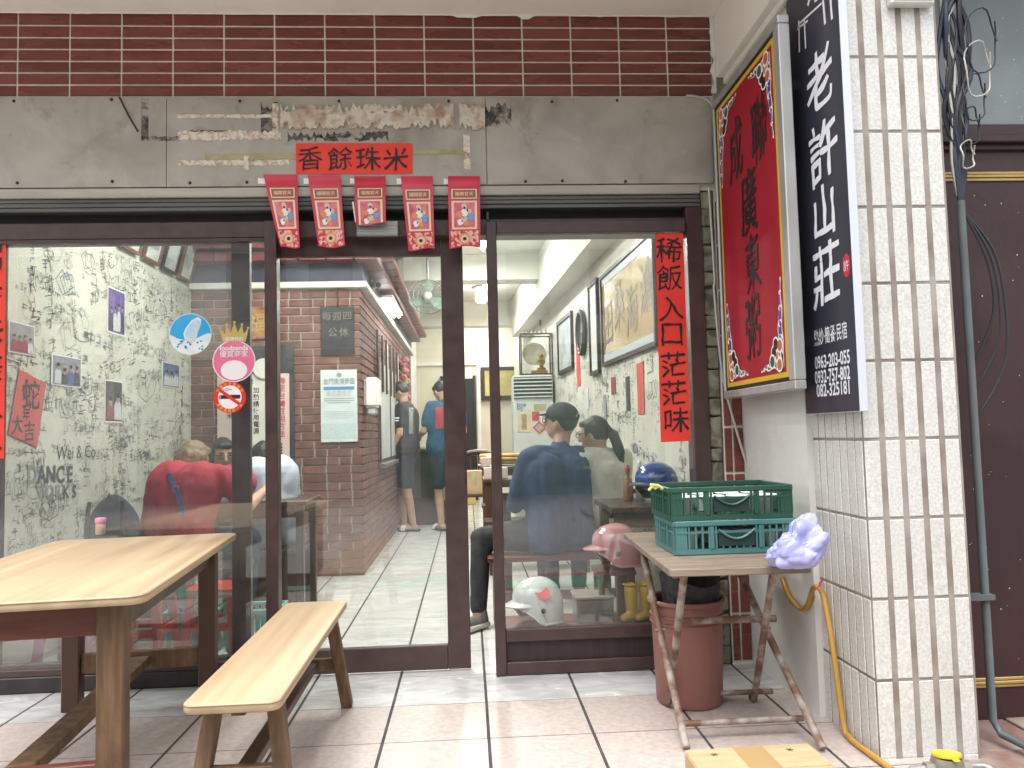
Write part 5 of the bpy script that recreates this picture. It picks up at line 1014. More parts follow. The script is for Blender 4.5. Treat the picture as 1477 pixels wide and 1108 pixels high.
mp_ = at_z(1366, 1100, .05); MB_ = Matrix.Translation((mp_.x, mp_.y, 0)); BRS = M('dull brass', (.26,.25,.20), (.34,.33,.28), 14, .4, metal=.6)
wm = thing('water_meter', 'small water meter with yellow flip lid at the pillar foot', 'water meter', (mp_.x, mp_.y, 0))
B().lathe([(.03, .012), (.046, .022), (.05, .05), (.046, .062), (.044, .07)], 24, MB_).obj('body', BRS, wm, smooth=True); B().lathe([(.036, .002), (.036, .0115)], 20, MB_).obj('foot', BLACKM, wm)
B().lathe([(.043, 0), (.045, .004), (.043, .010), (.02, .013), (.001, .0135)], 24, MB_ @ Matrix.Translation((0, 0, .0705)) @ Matrix.Rotation(R(-8), 4, 'X')).obj('lid', M('yellow plastic lid', (.72,.46,.02), (.78,.54,.04), 20, .4), wm, smooth=True)
B().box(-.010, .010, -.058, -.043, .074, .080, MB_).obj('lid_tab', MATS['yellow plastic lid'], wm, bevel=.002)
for s_ in (-1, 1):
    B().tube([MB_ @ Vector((s_*.046, 0, .035)), MB_ @ Vector((s_*.075, 0, .035))], .020, 6).obj('union_nut', BRS, wm); B().tube([MB_ @ Vector((s_*.0752, 0, .035)), MB_ @ Vector((s_*.12, 0, .035)), MB_ @ Vector((s_*.135, -.015, .03)), MB_ @ Vector((s_*.14, -.05, .012)), MB_ @ Vector((s_*.14, -.12, .010))], .011, 10).obj('pipe', STEEL, wm, smooth=True)
# ---------------------------------------------------------------- conduit, cables on the pillar's far edge
PVC = M('grey conduit', (.08,.094,.10), (.115,.13,.134), 5, .5); cyv = -1.02
pc = [at_y(1377, 290, cyv), at_y(1385, 650, cyv), at_y(1404, 1030, cyv)]
cx_ = 1.875; cpt = thing('conduit', 'grey plastic conduit running down beside the white pillar', 'pipe', (cx_, cyv, 0))
zt2 = at_y(1380, 290, cyv).z; B().tube([(cx_, cyv, zt2), (cx_, cyv, .07), (cx_+.01, cyv-.03, .03), (cx_+.05, cyv-.25, .018), (cx_+.10, cyv-.6, .016)], .0145, 12).obj('tube', PVC, cpt, smooth=True)
for z in (.5,): B().box(cx_-.10, cx_+.023, cyv-.024, cyv+.02, z, z+.02).obj('clip', PVC, cpt)
CBK = M('black cable', (.018,.018,.022), rough=.5); CBL = M('navy cable', (.03,.04,.07), rough=.5); CWH = M('white cable', (.50,.49,.44), rough=.5)
rc = random.Random(21)
for i in range(15):
    m = (CBK, CBL, CBK, CBK, CWH)[i % 5] if i != 9 else CBK; off = rc.uniform(-.045, .06); p0 = Vector((cx_+off, cyv+rc.uniform(-.06, .06), 3.199)); pts = [p0]
    for k in range(1, 8):
        t_ = k/7; sw_ = .055*math.sin(t_*math.pi); pts.append(Vector((cx_+off*(1-t_)+rc.uniform(-sw_, sw_), cyv+rc.uniform(-.03, .03)*(1-t_)-.02*(1-t_), 3.199+(zt2-.03-3.199)*t_)))
    tag(B().tube(smoothpts(pts, 5), rc.uniform(.004, .011) if m != CWH else .006, 6).obj('cable', m, None, smooth=True), ('white cable' if m == CWH else 'navy blue cable' if m == CBL else 'black cable')+' in the tangle entering the grey conduit', 'cable', ('white' if m == CWH else 'navy' if m == CBL else 'black')+' cables beside the pillar')
for i in range(5):
    c = Vector((cx_+.02+.02*i, cyv-.03, 2.15+.11*i)); rr = .035+.012*i
    tag(B().tube([c+Vector((rr*math.cos(a*.3)*.75, .012*math.sin(a), rr*1.5*math.sin(a*.3))) for a in range(24)], .003, 6).obj('cable_loop', CBK if i % 3 else CWH, None, smooth=True), ('thin black' if i % 3 else 'thin white')+' cable loop hanging in the tangle by the pillar', 'cable', ('black' if i % 3 else 'white')+' cable loops beside the pillar')
for i in range(3): tag(B().tube(smoothpts([Vector((cx_+.03, cyv+.03, 1.95)), Vector((cx_+.09+.02*i, cyv, 1.75)), Vector((cx_+.10+.02*i, cyv, 1.55-.08*i)), Vector((cx_+.03, cyv+.03, 1.36-.1*i))], 6), .005, 6).obj('drooping_cable', CBK, None, smooth=True), 'black cable drooping behind the grey conduit', 'cable', 'drooping cables behind the conduit')
a, b = at_y(1277, -12, -1.142), at_y(1341, 13, -1.142); t = thing('junction_box', 'small white junction box on the pillar top', 'junction box', ((a.x+b.x)/2, -1.15, b.z)); B().box(a.x, b.x, -1.178, -1.1425, b.z, b.z+.11).obj('body', M('aged white plastic', (.62,.61,.56), rough=.4), t, bevel=.006); B().box(a.x+.01, b.x-.01, -1.1805, -1.1782, b.z+.012, b.z+.098).obj('cover', MATS['aged white plastic'], t, bevel=.002)
# white cable trailing by the red sign
t = thing('trailing_cable', 'thin white cable trailing from the fascia corner behind the red signboard', 'cable', (1.25, -.03, 1.0))
B().tube(smoothpts([at_y(px, py, -.035) for px, py in ((990, 138), (1008, 140), (1022, 146), (1030, 158))], 5), .006, 6).obj('upper_run', CWH, t, smooth=True)
B().tube(smoothpts([Vector((1.235, -.022, 2.36)), Vector((1.245, -.022, 1.9)), at_y(1030, 420, -.022), at_y(1042, 540, -.022), at_y(1062, 620, -.03), at_y(1083, 690, -.04)], 5), .006, 6).obj('lower_run', CWH, t, smooth=True)
# green ramp and red line at the arcade edge (they show as reflections in the glass)
tag(B().box(-2.6, 1.1, -2.42, -2.05, .0012, .012).obj('green_mat', M('green rubber mat', (.035,.22,.13), (.05,.27,.17), 20, .6), None, bevel=.004), 'long green rubber mat at the street edge of the arcade', 'mat')
struct(B().box(-3.4, 1.4, -2.62, -2.52, -.004, .0028).obj('red_line', M('red floor paint', (.42,.05,.05), (.5,.1,.09), 20, .6)))
from mathutils.bvhtree import BVHTree
# ================================================================ people
def remesh(b, name, vox, mat, parent, smooth=4, disp=0, dscale=6, seed=0):
    me = bpy.data.meshes.new('raw'); me.from_pydata(b.v, [], b.f); bm = bmesh.new(); bm.from_mesh(me); bmesh.ops.recalc_face_normals(bm, faces=bm.faces); bm.to_mesh(me); bm.free()
    o = bpy.data.objects.new('raw', me); TMP.collection.objects.link(o); r = o.modifiers.new('r', 'REMESH'); r.mode = 'VOXEL'; r.voxel_size = vox; r.use_smooth_shade = True
    s = o.modifiers.new('s', 'SMOOTH'); s.factor = .5; s.iterations = smooth
    m = bake(o); bpy.data.objects.remove(o); bpy.data.meshes.remove(me)
    if disp:      # cloth folds
        ns = [v.normal.copy() for v in m.vertices]
        for v, n_ in zip(m.vertices, ns):
            p = v.co*dscale+Vector((seed, 0, 0)); q = Vector((p.x, p.y, p.z*.55)); v.co += n_*disp*(abs(noise.noise(q+noise.noise_vector(q)*.7))*2-.55)
    for p in m.polygons: p.use_smooth = True
    m.materials.clear(); return put(name, m, mat, parent)
STAND = dict(an=(.09, -.02, .07), kn=(.10, .03, .49), hip=(.095, 0, .93), pel=(0, 0, .98), ch=(0, .01, 1.28), sh=(.185, 0, 1.42), nk=(0, .01, 1.50), hd=(0, .035, 1.635), el=(.245, -.03, 1.12), wr=(.24, .10, .88))
SIT = dict(an=(.12, .42, .07), kn=(.13, .44, .50), hip=(.10, .02, .52), pel=(0, 0, .54), ch=(0, .03, .83), sh=(.19, .03, .97), nk=(0, .05, 1.05), hd=(0, .09, 1.185), el=(.25, .10, .70), wr=(.16, .34, .76))
def human(label, loc, ang, base, ov, head_dir, top, legs, hair, shoes, S=1.0, sleeve=.62, pant=.95, z0=0, hairlong=0, fat=1.0, group=None, glasses=False, cap=None, hem=.12, name='person', collar=None, skin=None):
    sk = skin or SKINM
    J = {}
    for k, v in base.items():
        if k in ('pel', 'ch', 'nk', 'hd'): J[k] = v
        else: J[k+'R'] = v; J[k+'L'] = (-v[0], v[1], v[2])
    J.update(ov); f = Vector((math.cos(R(ang)), math.sin(R(ang)), 0)); rt = Vector((f.y, -f.x, 0)); o_ = Vector((loc[0], loc[1], z0))
    W = {k: o_ + (rt*v[0]+f*v[1]+Vector((0, 0, v[2])))*S for k, v in J.items()}
    t = thing(name, label, 'person', (loc[0], loc[1], z0), group)
    hf = Vector((math.cos(R(head_dir[0]))*math.cos(R(head_dir[1])), math.sin(R(head_dir[0]))*math.cos(R(head_dir[1])), math.sin(R(head_dir[1])))); hr = Vector((hf.y, -hf.x, 0)).normalized(); hu = hr.cross(hf).normalized()
    HM = Matrix((hr, hf, hu)).transposed(); hd = W['hd']; H = lambda x, y, z: hd+HM @ Vector((x, y, z))*S
    def torso(b, g, low=1):
        sr = (W['shR']-W['shL']).normalized(); 
        b.capsule(W['shL']+sr*.03*S, W['shR']-sr*.03*S, (.062+g)*S, (.062+g)*S)
        for d in (-1, 1):
            b.capsule(W['ch']+sr*d*.075*S*fat+Vector((0, 0, .05)), W['pel']+sr*d*.06*S*fat+Vector((0, 0, .08)), (.105+g)*S*fat, (.095+g)*S*fat)
            b.capsule(W['pel']+sr*d*.055*S*fat+Vector((0, 0, .05)), W['pel']+sr*d*.07*S*fat-Vector((0, 0, .0)), (.10+g)*S*fat, (.10+g)*S*fat) if low else None
        b.capsule(W['nk']-Vector((0, 0, .03)), (W['shL']+W['shR'])/2-Vector((0, 0, .06)), (.056+g*.6)*S, (.09+g)*S)
    b = B(); torso(b, 0)
    b.capsule(W['nk']-Vector((0, 0, .04)), hd-HM @ Vector((0, .02, .05))*S, .054*S, .052*S)
    b.ell(hd, (.073*S, .092*S, .108*S), 20, 14, HM); b.ell(H(0, .022, -.045), (.056*S, .066*S, .066*S), 16, 10, HM)
    b.capsule(H(0, .088, .012), H(0, .104, -.022), .010*S, .014*S, 8)
    for s_ in (-1, 1): b.ell(H(s_*.075, -.005, -.01), (.010*S, .020*S, .030*S), 10, 8, HM)
    for s_ in 'LR':
        sh, el, wr = W['sh'+s_], W['el'+s_], W['wr'+s_]; b.capsule(sh, el, .050*S, .039*S); b.capsule(el, wr, .039*S, .026*S)
        d = (wr-el).normalized(); sd_ = d.cross(Vector((0, 0, 1))); sd_ = sd_.normalized() if sd_.length > .2 else f.copy(); nn = d.cross(sd_)
        pm = wr+d*.075*S
        for k in (-1.5, -.5, .5, 1.5): b.capsule(wr+d*.015*S+sd_*k*.012*S, pm+sd_*k*.0195*S, .013*S, .0115*S, 8)
        for k, ln in zip((-1.5, -.5, .5, 1.5), (.062, .075, .07, .052)):
            r0_ = pm+sd_*k*.0205*S; m1 = r0_+(d*.93+nn*.3+sd_*k*.06)*ln*.5*S; m2 = m1+(d*.7+nn*.7)*ln*.5*S; b.capsule(r0_, m1, .0092*S, .0086*S, 8); b.capsule(m1, m2, .0086*S, .0075*S, 8)
        th = wr+d*.025*S-sd_*.018*S; b.capsule(th, th+(d*.6-sd_*.7+nn*.2)*.045*S, .0115*S, .0095*S, 8); b.capsule(th+(d*.6-sd_*.7+nn*.2)*.045*S, th+(d*.9-sd_*.75+nn*.4)*.075*S, .0095*S, .008*S, 8)
        hp_, kn, an = W['hip'+s_], W['kn'+s_], W['an'+s_]; b.capsule(hp_, kn, .078*S*fat, .054*S); b.capsule(kn, kn.lerp(an, .4), .052*S, .052*S); b.capsule(kn.lerp(an, .35), an, .053*S, .034*S)
        ft_ = Vector(J.get('toe'+s_, (0, 0, 0))); td = (rt*ft_.x+f*ft_.y) if ft_.length > 0 else f; b.capsule(an-td*.03*S-Vector((0, 0, .03))*S, an+td*.15*S-Vector((0, 0, .045))*S, .033*S, .024*S)
    body = remesh(b, 'body', .0075, sk, t, 3)
    for s_ in (-1, 1): B().ell(H(s_*.031, .083, .012), (.011*S, .006*S, .006*S), 8, 6, HM).obj('eye', INK, t); B().tube([H(s_*(.016+.01*k), .089-.003*k, .030+.003*(k == 1)) for k in range(4)], .0035*S, 5).obj('eyebrow', MATS.get('brow') or M('brow', (.02,.015,.012), rough=.8), t)
    B().tube([H(-.024, .080, -.055), H(0, .090, -.053), H(.024, .080, -.055)], .0045*S, 6).obj('mouth', M('lips', (.32,.10,.09), rough=.5), t)
    # shirt
    b = B(); torso(b, .014, 0); 
    sr = (W['shR']-W['shL']).normalized()
    for d in (-1, 1): b.capsule(W['pel']+sr*d*.065*S*fat+Vector((0, 0, .10)), W['pel']+sr*d*.072*S*fat-Vector((0, 0, hem-.10)), (.112)*S*fat, (.118)*S*fat)
    for s_ in 'LR':
        sh, el, wr = W['sh'+s_], W['el'+s_], W['wr'+s_]
        if sleeve <= 1: b.capsule(sh, sh.lerp(el, sleeve), .066*S, .064*S)
        else: b.capsule(sh, el, .064*S, .054*S); b.capsule(el, el.lerp(wr, sleeve-1), .053*S, .044*S)
    shirt = remesh(b, 'shirt', .011, top, t, 5, .010, 7, loc[0])
    if collar: B().tube([W['nk']+(rt*.062*math.cos(a*.5236)+f*.066*math.sin(a*.5236)+Vector((0, 0, -.022+.012*math.sin(-a*.5236))))*S for a in range(12)], .013*S, 8, closed=True).obj('collar', collar, t, smooth=True)
    # trousers
    b = B()
    for d in (-1, 1): b.capsule(W['pel']+sr*d*.062*S*fat+Vector((0, 0, .06)), W['hip'+('R' if d > 0 else 'L')], .108*S*fat, .095*S*fat)
    for s_ in 'LR':
        hp_, kn, an = W['hip'+s_], W['kn'+s_], W['an'+s_]
        if pant < .5: b.capsule(hp_, hp_.lerp(kn, pant*2), .098*S*fat, .090*S)
        else: b.capsule(hp_, kn, .094*S*fat, .068*S); b.capsule(kn, kn.lerp(an, (pant-.5)*2), .067*S, .052*S)
    remesh(b, 'trousers', .012, legs, t, 4, .007, 7, loc[1])
    # hair
    if hair:
        b = B(); b.ell(H(0, -.014, .026), (.083*S, .098*S, .100*S), 18, 12, HM); b.ell(H(0, .045, .078), (.062*S, .045*S, .03*S), 14, 8, HM)
        if hairlong:
            for k in range(9):
                a = -2.6+k*.65*.95; x, y = .074*math.sin(a), -.03-.062*math.cos(a)*.9
                if y > .03: continue
                b.capsule(H(x, y, .02), H(x*1.12, y*1.08, -.05-hairlong*.09*(1+.25*math.sin(k*2.3))), .030*S, .022*S)
        hr_ = remesh(b, 'hair', .009, hair, t, 2, .004, 26, 3)
        # keep the face clear
        bm = bmesh.new(); bm.from_mesh(hr_.data); inv = HM.inverted(); kill = [v for v in bm.verts if (lambda q: q.y > .030*S and q.z < .052*S and abs(q.x) < .066*S)(inv @ (v.co-hd))]
        bmesh.ops.delete(bm, geom=kill, context='VERTS'); bm.to_mesh(hr_.data); bm.free()
    if shoes:
        for s_ in 'LR':
            an = W['an'+s_]; ft_ = Vector(J.get('toe'+s_, (0, 0, 0))); td = (rt*ft_.x+f*ft_.y).normalized() if ft_.length > 0 else f; b = B()
            b.capsule(an-td*.03*S-Vector((0, 0, .028))*S, an+td*.16*S-Vector((0, 0, .038))*S, .043*S, .032*S); 
            if shoes != 'slide': b.capsule(an-td*.02*S+Vector((0, 0, .015)), an-td*.02*S-Vector((0, 0, .02)), .042*S, .045*S)
            if shoes == 'slide':
                q = an+td*.10*S; g = B(); sdv = Vector((td.y, -td.x, 0))
                for k in range(3): g.tube([q+td*.018*k*S+(sdv*.046*math.cos(a*.3927)+Vector((0, 0, .052*math.sin(a*.3927)-.058)))*S for a in range(9)], .0075*S, 6)
                g.obj('strap', WHITE if True else None, t); ss = B(); ss.prism([(x, y) for x, y in rounded(.27*S, .095*S, .045*S)], Matrix(((td.x, sdv.x, 0, an.x+td.x*.06), (td.y, sdv.y, 0, an.y+td.y*.06), (0, 0, 1, z0+.002), (0, 0, 0, 1))), .024).obj('sandal', INK, t)
            else:
                remesh(b, 'shoe', .007, shoes, t, 3); sdv = Vector((td.y, -td.x, 0)); B().prism(rounded(.285*S, .10*S, .045*S), Matrix(((td.x, sdv.x, 0, an.x+td.x*.066), (td.y, sdv.y, 0, an.y+td.y*.066), (0, 0, 1, max(.002, an.z-.068)), (0, 0, 0, 1))), .03).obj('sole', M('pale sole', (.55,.52,.47), rough=.6), t, bevel=.008, smooth=True)
    if glasses:
        g = B()
        for s_ in (-1, 1): g.tube([H(s_*.033+.024*math.cos(a*.5236), .099, .010+.019*math.sin(a*.5236)) for a in range(12)], .0022*S, 5, closed=True); g.tube([H(s_*.057, .098, .016), H(s_*.078, .05, .016), H(s_*.080, -.01, .008)], .0025*S, 5)
        g.obj('glasses', INK, t)
    if cap:
        b = B(); b.ell(H(0, -.008, .040), (.088*S, .108*S, .088*S), 20, 12, HM); cp = remesh(b, 'cap', .008, cap, t, 2)
        bm = bmesh.new(); bm.from_mesh(cp.data); inv = HM.inverted(); bmesh.ops.delete(bm, geom=[v for v in bm.verts if (inv @ (v.co-hd)).z < .014*S+.0*S], context='VERTS'); bm.to_mesh(cp.data); bm.free()
        B().add([tuple(H(.070*math.cos(a*.3142), .075+(.0 if r_ == 0 else .085)*math.sin(a*.3142)**.6 if math.sin(a*.3142) > 0 else .06, .045-.012*r_+zz_)) for zz_ in (0, .006) for r_ in (0, 1) for a in range(11)], [(i, i+1, 11+i+1, 11+i) for i in range(10)]+[(22+i, 33+i, 33+i+1, 22+i+1) for i in range(10)]+[(11+i, 11+i+1, 33+i+1, 33+i) for i in range(10)]).obj('brim', cap, t, smooth=True)
        B().tube([H(.03*math.cos(a*.3), -.112, .038+.025*math.sin(a*.3)) for a in range(11)], .003*S, 5).obj('back_strap', STEEL, t)
    return t, W, H
def decal(t, part, x0, y0, x1, y1, mat, name, n=6, m=8):      # print laid on the cloth it sits on
    me = [c for c in t.children if c.name.startswith(part)][0].data; bv = BVHTree.FromPolygons([v.co for v in me.vertices], [p.vertices[:] for p in me.polygons]); g = B(); ok = {}
    for j in range(m+1):
        for i in range(n+1):
            h = bv.ray_cast(CP, _ray(x0+(x1-x0)*i/n, y0+(y1-y0)*j/m).normalized())
            if h[0] is not None: ok[i, j] = len(g.v); g.v.append(tuple(h[0]-_ray((x0+x1)/2, (y0+y1)/2).normalized()*.006))
    g.f = [(ok[i, j], ok[i+1, j], ok[i+1, j+1], ok[i, j+1]) for j in range(m) for i in range(n) if all(q in ok for q in ((i, j), (i+1, j), (i+1, j+1), (i, j+1)))]
    if g.f: g.obj(name, mat, t, smooth=True)
CL = lambda n, c, c2: M(n, c, c2, 14, .85, .15, 120)
HAIRB = M('black hair', (.012,.010,.009), (.03,.026,.023), 40, .5, .3, 90, stretch=(3,3,.4)); HAIRL = M('light brown hair', (.16,.10,.05), (.26,.175,.09), 40, .55, .3, 90, stretch=(3,3,.4))
NAVY_ = CL('navy blue knit', (.022,.042,.115), (.035,.06,.15)); GREYS = CL('pale grey linen', (.58,.57,.52), (.66,.65,.60)); REDS = CL('crimson shirt cloth', (.36,.014,.038), (.45,.03,.06)); BLKT = CL('black cotton', (.008,.009,.012), (.016,.017,.022)); BLUT = CL('teal blue cotton', (.018,.060,.115), (.03,.085,.15)); LBLU = CL('pale blue shirt', (.42,.50,.60), (.52,.59,.68)); DENIM = CL('dark denim', (.02,.03,.055), (.035,.05,.08)); DGREY = CL('charcoal trousers', (.02,.021,.024), (.035,.036,.04)); DSH = CL('dark shorts', (.010,.014,.026), (.02,.026,.042))
SNEAK = M('grey sneaker', (.12,.12,.12), (.2,.2,.2), 20, .7)
# seated man in navy with a cap: back to the window, head turned to the left
human('seated man in navy top and black cap, back to the right window', (.545, .98), 112, SIT, dict(knL=(-.42, .216, .50), anL=(-.50, .096, .075), toeL=(-.9, -.45, 0), hipL=(-.11, .02, .52), hd=(.075, .085, 1.185), nk=(.045, .05, 1.05), wrR=(.10, .36, .74), wrL=(-.05, .38, .74)), (152, 6), NAVY_, DGREY, HAIRB, SNEAK, S=1.02, sleeve=1.8, fat=1.22, glasses=True, cap=M('black cap cloth', (.010,.011,.015), (.02,.021,.027), 20, .8))
t, W_, H_ = human('seated woman in grey shirt with long ponytail beside the man in navy', (.875, 1.12), 125, SIT, dict(hd=(-.02, .09, 1.125), nk=(0, .05, 1.02)), (148, -6), GREYS, DENIM, HAIRB, None, S=1.0, sleeve=1.7, glasses=True, collar=GREYS)
remesh(B().capsule(H_(0, -.10, .02), H_(.01, -.13, -.02), .024, .032).capsule(H_(.01, -.13, -.02), H_(.03, -.15, -.12), .036, .034).capsule(H_(.03, -.15, -.12), H_(.06, -.14, -.24), .034, .014), 'ponytail', .008, HAIRB, t, 2, .004, 24); B().tube([H_(.026*math.cos(a*.6), -.108, .02+.026*math.sin(a*.6)) for a in range(11)], .007, 6).obj('hair_tie', BLKT, t)
# standing men at the back
mz = 1.87/1.745
t, W_, H_ = human('standing man in black t-shirt and dark shorts by the brick side wall', (-.765, 5.80), 168, STAND, dict(hd=(0, .06, 1.62), elL=(-.235, .0, 1.13), wrL=(-.215, .14, .90), elR=(.23, .05, 1.12), wrR=(.12, .28, 1.02), anL=(-.07, -.10, .07), knL=(-.08, -.03, .49), anR=(.09, .06, .07), knR=(.09, .10, .49)), (172, -22), BLKT, DSH, HAIRB, 'slide', S=1.04, sleeve=.62, pant=.42, glasses=True, fat=1.28)
decal(t, 'shirt', 590, 588, 596, 626, M('pale shirt print', (.20,.21,.22), (.35,.36,.36), 60, .8), 'back_print'); decal(t, 'shirt', 566, 602, 576, 604, WHITE, 'sleeve_print', 3, 1); decal(t, 'shirt', 568, 606, 575, 607.5, WHITE, 'sleeve_print', 3, 1)
t, W_, H_ = human('standing man in blue t-shirt with red square print on the back', (-.27, 5.75), 118, STAND, dict(hd=(-.02, .085, 1.60), wrL=(-.20, .30, 1.08), elL=(-.26, .05, 1.14), wrR=(.18, .30, 1.05), elR=(.25, .03, 1.13)), (130, -30), BLUT, DSH, HAIRB, 'slide', S=1.05, sleeve=.66, pant=.44, fat=1.3)
decal(t, 'shirt', 628, 587, 643, 618, M('faded red print', (.30,.03,.05), (.36,.06,.08), 30, .8), 'back_print')
# group at the left table
t, W_, H_ = human('woman in crimson shirt with light brown hair, seated with her back to the glass', (-1.74, .98), 62, SIT, dict(hd=(-.15, .26, .985), nk=(-.10, .18, .93), ch=(.0, .06, .80), shR=(.20, .13, .90), shL=(-.19, .10, .91), elR=(.32, .22, .72), wrR=(.24, .46, .80), elL=(-.27, .04, .72), wrL=(-.15, .30, .74)), (62, -18), REDS, DENIM, HAIRL, None, S=1.04, sleeve=.75, hairlong=.5, fat=1.25)
BLUS = M('blue strap', (.03,.07,.22), rough=.6)
_sh = [c for c in t.children if c.name.startswith('shirt')][0].data
_bv = BVHTree.FromPolygons([v.co for v in _sh.vertices], [p.vertices[:] for p in _sh.polygons])
sp0 = []
for i in range(15):
    k = i/14; px, py = 243+(262-243)*k+6*math.sin(k*3), 684+(745-684)*k; d = _ray(px, py).normalized(); h = _bv.ray_cast(CP, d)
    if h[0] is not None: sp0.append(h[0]+h[1]*.004)
b_ = B()
for q1, q2 in zip(sp0, sp0[1:]): b_.beam(q1, q2+(q2-q1)*.15, .028, .006, (0, -1, .1))
b_.obj('bag_strap', BLUS, t); B().tube([sp0[len(sp0)//3]+Vector((.016*math.cos(a*.628), -.008, .02*math.sin(a*.628))) for a in range(10)], .003, 5, closed=True).obj('strap_buckle', STEEL, t)
human('woman with long dark hair and glasses facing the window at the left table', (-1.80, 2.02), -70, SIT, dict(hd=(.0, .16, 1.045), nk=(0, .10, .95), shR=(.18, .06, .88), shL=(-.18, .06, .88)), (-62, -10), BLKT, DENIM, HAIRB, None, S=1.0, sleeve=1.8, hairlong=1.4, glasses=True)
human('person in pale blue shirt seated in profile behind the door post', (-1.36, 1.62), 128, SIT, dict(hd=(.05, .20, .98), nk=(.02, .14, .92), shR=(.19, .09, .90), shL=(-.19, .09, .90), elR=(.24, .16, .74), wrR=(.10, .40, .78), knR=(.16, .42, .50)), (120, -25), LBLU, DENIM, HAIRB, SNEAK, S=1.03, sleeve=1.5, fat=1.1)
# ================================================================ furniture inside
def table(lab, x0, x1, y0, y1, h, mat=WOODD, group=None):
    t = thing('wooden_table', lab, 'table', ((x0+x1)/2, (y0+y1)/2, 0), group); B().box(x0, x1, y0, y1, h-.03, h).obj('top', mat, t, bevel=.004)
    for x in (x0+.05, x1-.05):
        for y in (y0+.05, y1-.05): B().box(x-.025, x+.025, y-.025, y+.025, .001, h-.031).obj('leg', mat, t, bevel=.003)
    B().box(x0+.08, x1-.08, y0+.04, y0+.06, h-.11, h-.031).obj('apron', mat, t); B().box(x0+.08, x1-.08, y1-.06, y1-.04, h-.11, h-.031).obj('apron', mat, t)
    return t
def stool(lab, x0, x1, y0, y1, h, mat=WOODD, group=None):
    t = thing('wooden_bench', lab, 'bench', ((x0+x1)/2, (y0+y1)/2, 0), group); B().box(x0, x1, y0, y1, h-.03, h).obj('seat', mat, t, bevel=.004); lx_ = (x1-x0) > (y1-y0)
    for s_ in (0, 1):
        if lx_: xx = x0+.05 if s_ == 0 else x1-.05; B().box(xx-.018, xx+.018, y0+.01, y1-.01, .001, h-.031).obj('leg', mat, t, bevel=.003)
        else: yy = y0+.05 if s_ == 0 else y1-.05; B().box(x0+.01, x1-.01, yy-.018, yy+.018, .001, h-.031).obj('leg', mat, t, bevel=.003)
    if lx_: B().box(x0+.07, x1-.07, (y0+y1)/2-.015, (y0+y1)/2+.015, .14, .19).obj('stretcher', mat, t)
    else: B().box((x0+x1)/2-.015, (x0+x1)/2+.015, y0+.07, y1-.07, .14, .19).obj('stretcher', mat, t)
    return t
table('dark wooden table beside the woman with the ponytail', .73, 1.19, .22, .78, .75); table('dark wooden table in front of the man in navy', .20, 1.13, 1.45, 2.0, .75)
stool('red brown bench under the man in navy', .10, 1.0, .82, 1.12, .42, WOODR)
for i, y in enumerate((3.0, 4.4)):
    table(('dark table with pale tissue box behind the man in navy', 'dark table with yellow dough sticks near the air conditioner')[i], .12, 1.04, y, y+.58, .75 if i == 0 else .80); stool(('dark bench between the man in navy and the tissue box table', 'dark bench between the two rear tables')[i], .12, 1.0, y-.42, y-.16, .44)
    q = thing('tissue_box', ('pale tissue box near the edge of the dark table', 'pale tissue box beside the dough sticks')[i], 'tissue box', (.24, y+.2, .75)); B().box(.13, .34, y+.06, y+.2, .751+.05*i, .85+.05*i).obj('box', M('pale pink card', (.55,.45,.42), rough=.6), q, bevel=.004); B().box(.19, .27, y+.10, y+.16, .8505+.05*i, .870+.05*i).obj('tissue', WHITE, q)
tr = thing('dough_stick_tray', 'tray heaped with yellow fried dough sticks', 'food tray', (.36, 4.72, .801)); B().box(.10, .62, 4.62, 4.92, .8015, .815).obj('tray', STEEL, tr, bevel=.004)
for i in range(14): yy = 4.66+.045*(i % 5); zz4 = .838+.036*(i//5); B().capsule((.13+rng.uniform(0, .04), yy+rng.uniform(-.01, .01), zz4), (.55+rng.uniform(-.04, .03), yy+rng.uniform(-.02, .02), zz4), .021, .021, 8).obj('dough_stick', M('fried dough', (.48,.27,.06), (.62,.40,.12), 20, .6, rand=.15), tr, smooth=True)
ch = thing('wooden_chair', 'dark wooden chair with curved back behind the dough sticks', 'chair', (.12, 5.4, 0))
B().box(-.08, .32, 5.25, 5.65, .42, .45).obj('seat', WOODD, ch, bevel=.006)
for x in (-.05, .29):
    for y in (5.28, 5.62): B().box(x-.02, x+.02, y-.02, y+.02, .001, .419 if y < 5.4 else .86).obj('leg', WOODD, ch)
B().tube([(-.07, 5.62, .89), (.02, 5.66, .92), (.12, 5.67, .93), (.22, 5.66, .92), (.31, 5.62, .89)], .038, 10).obj('back_rail', WOODD, ch, smooth=True)
for k in range(3): B().box(.02+k*.1-.012, .02+k*.1+.012, 5.635, 5.65, .4505, .90).obj('slat', WOODD, ch)
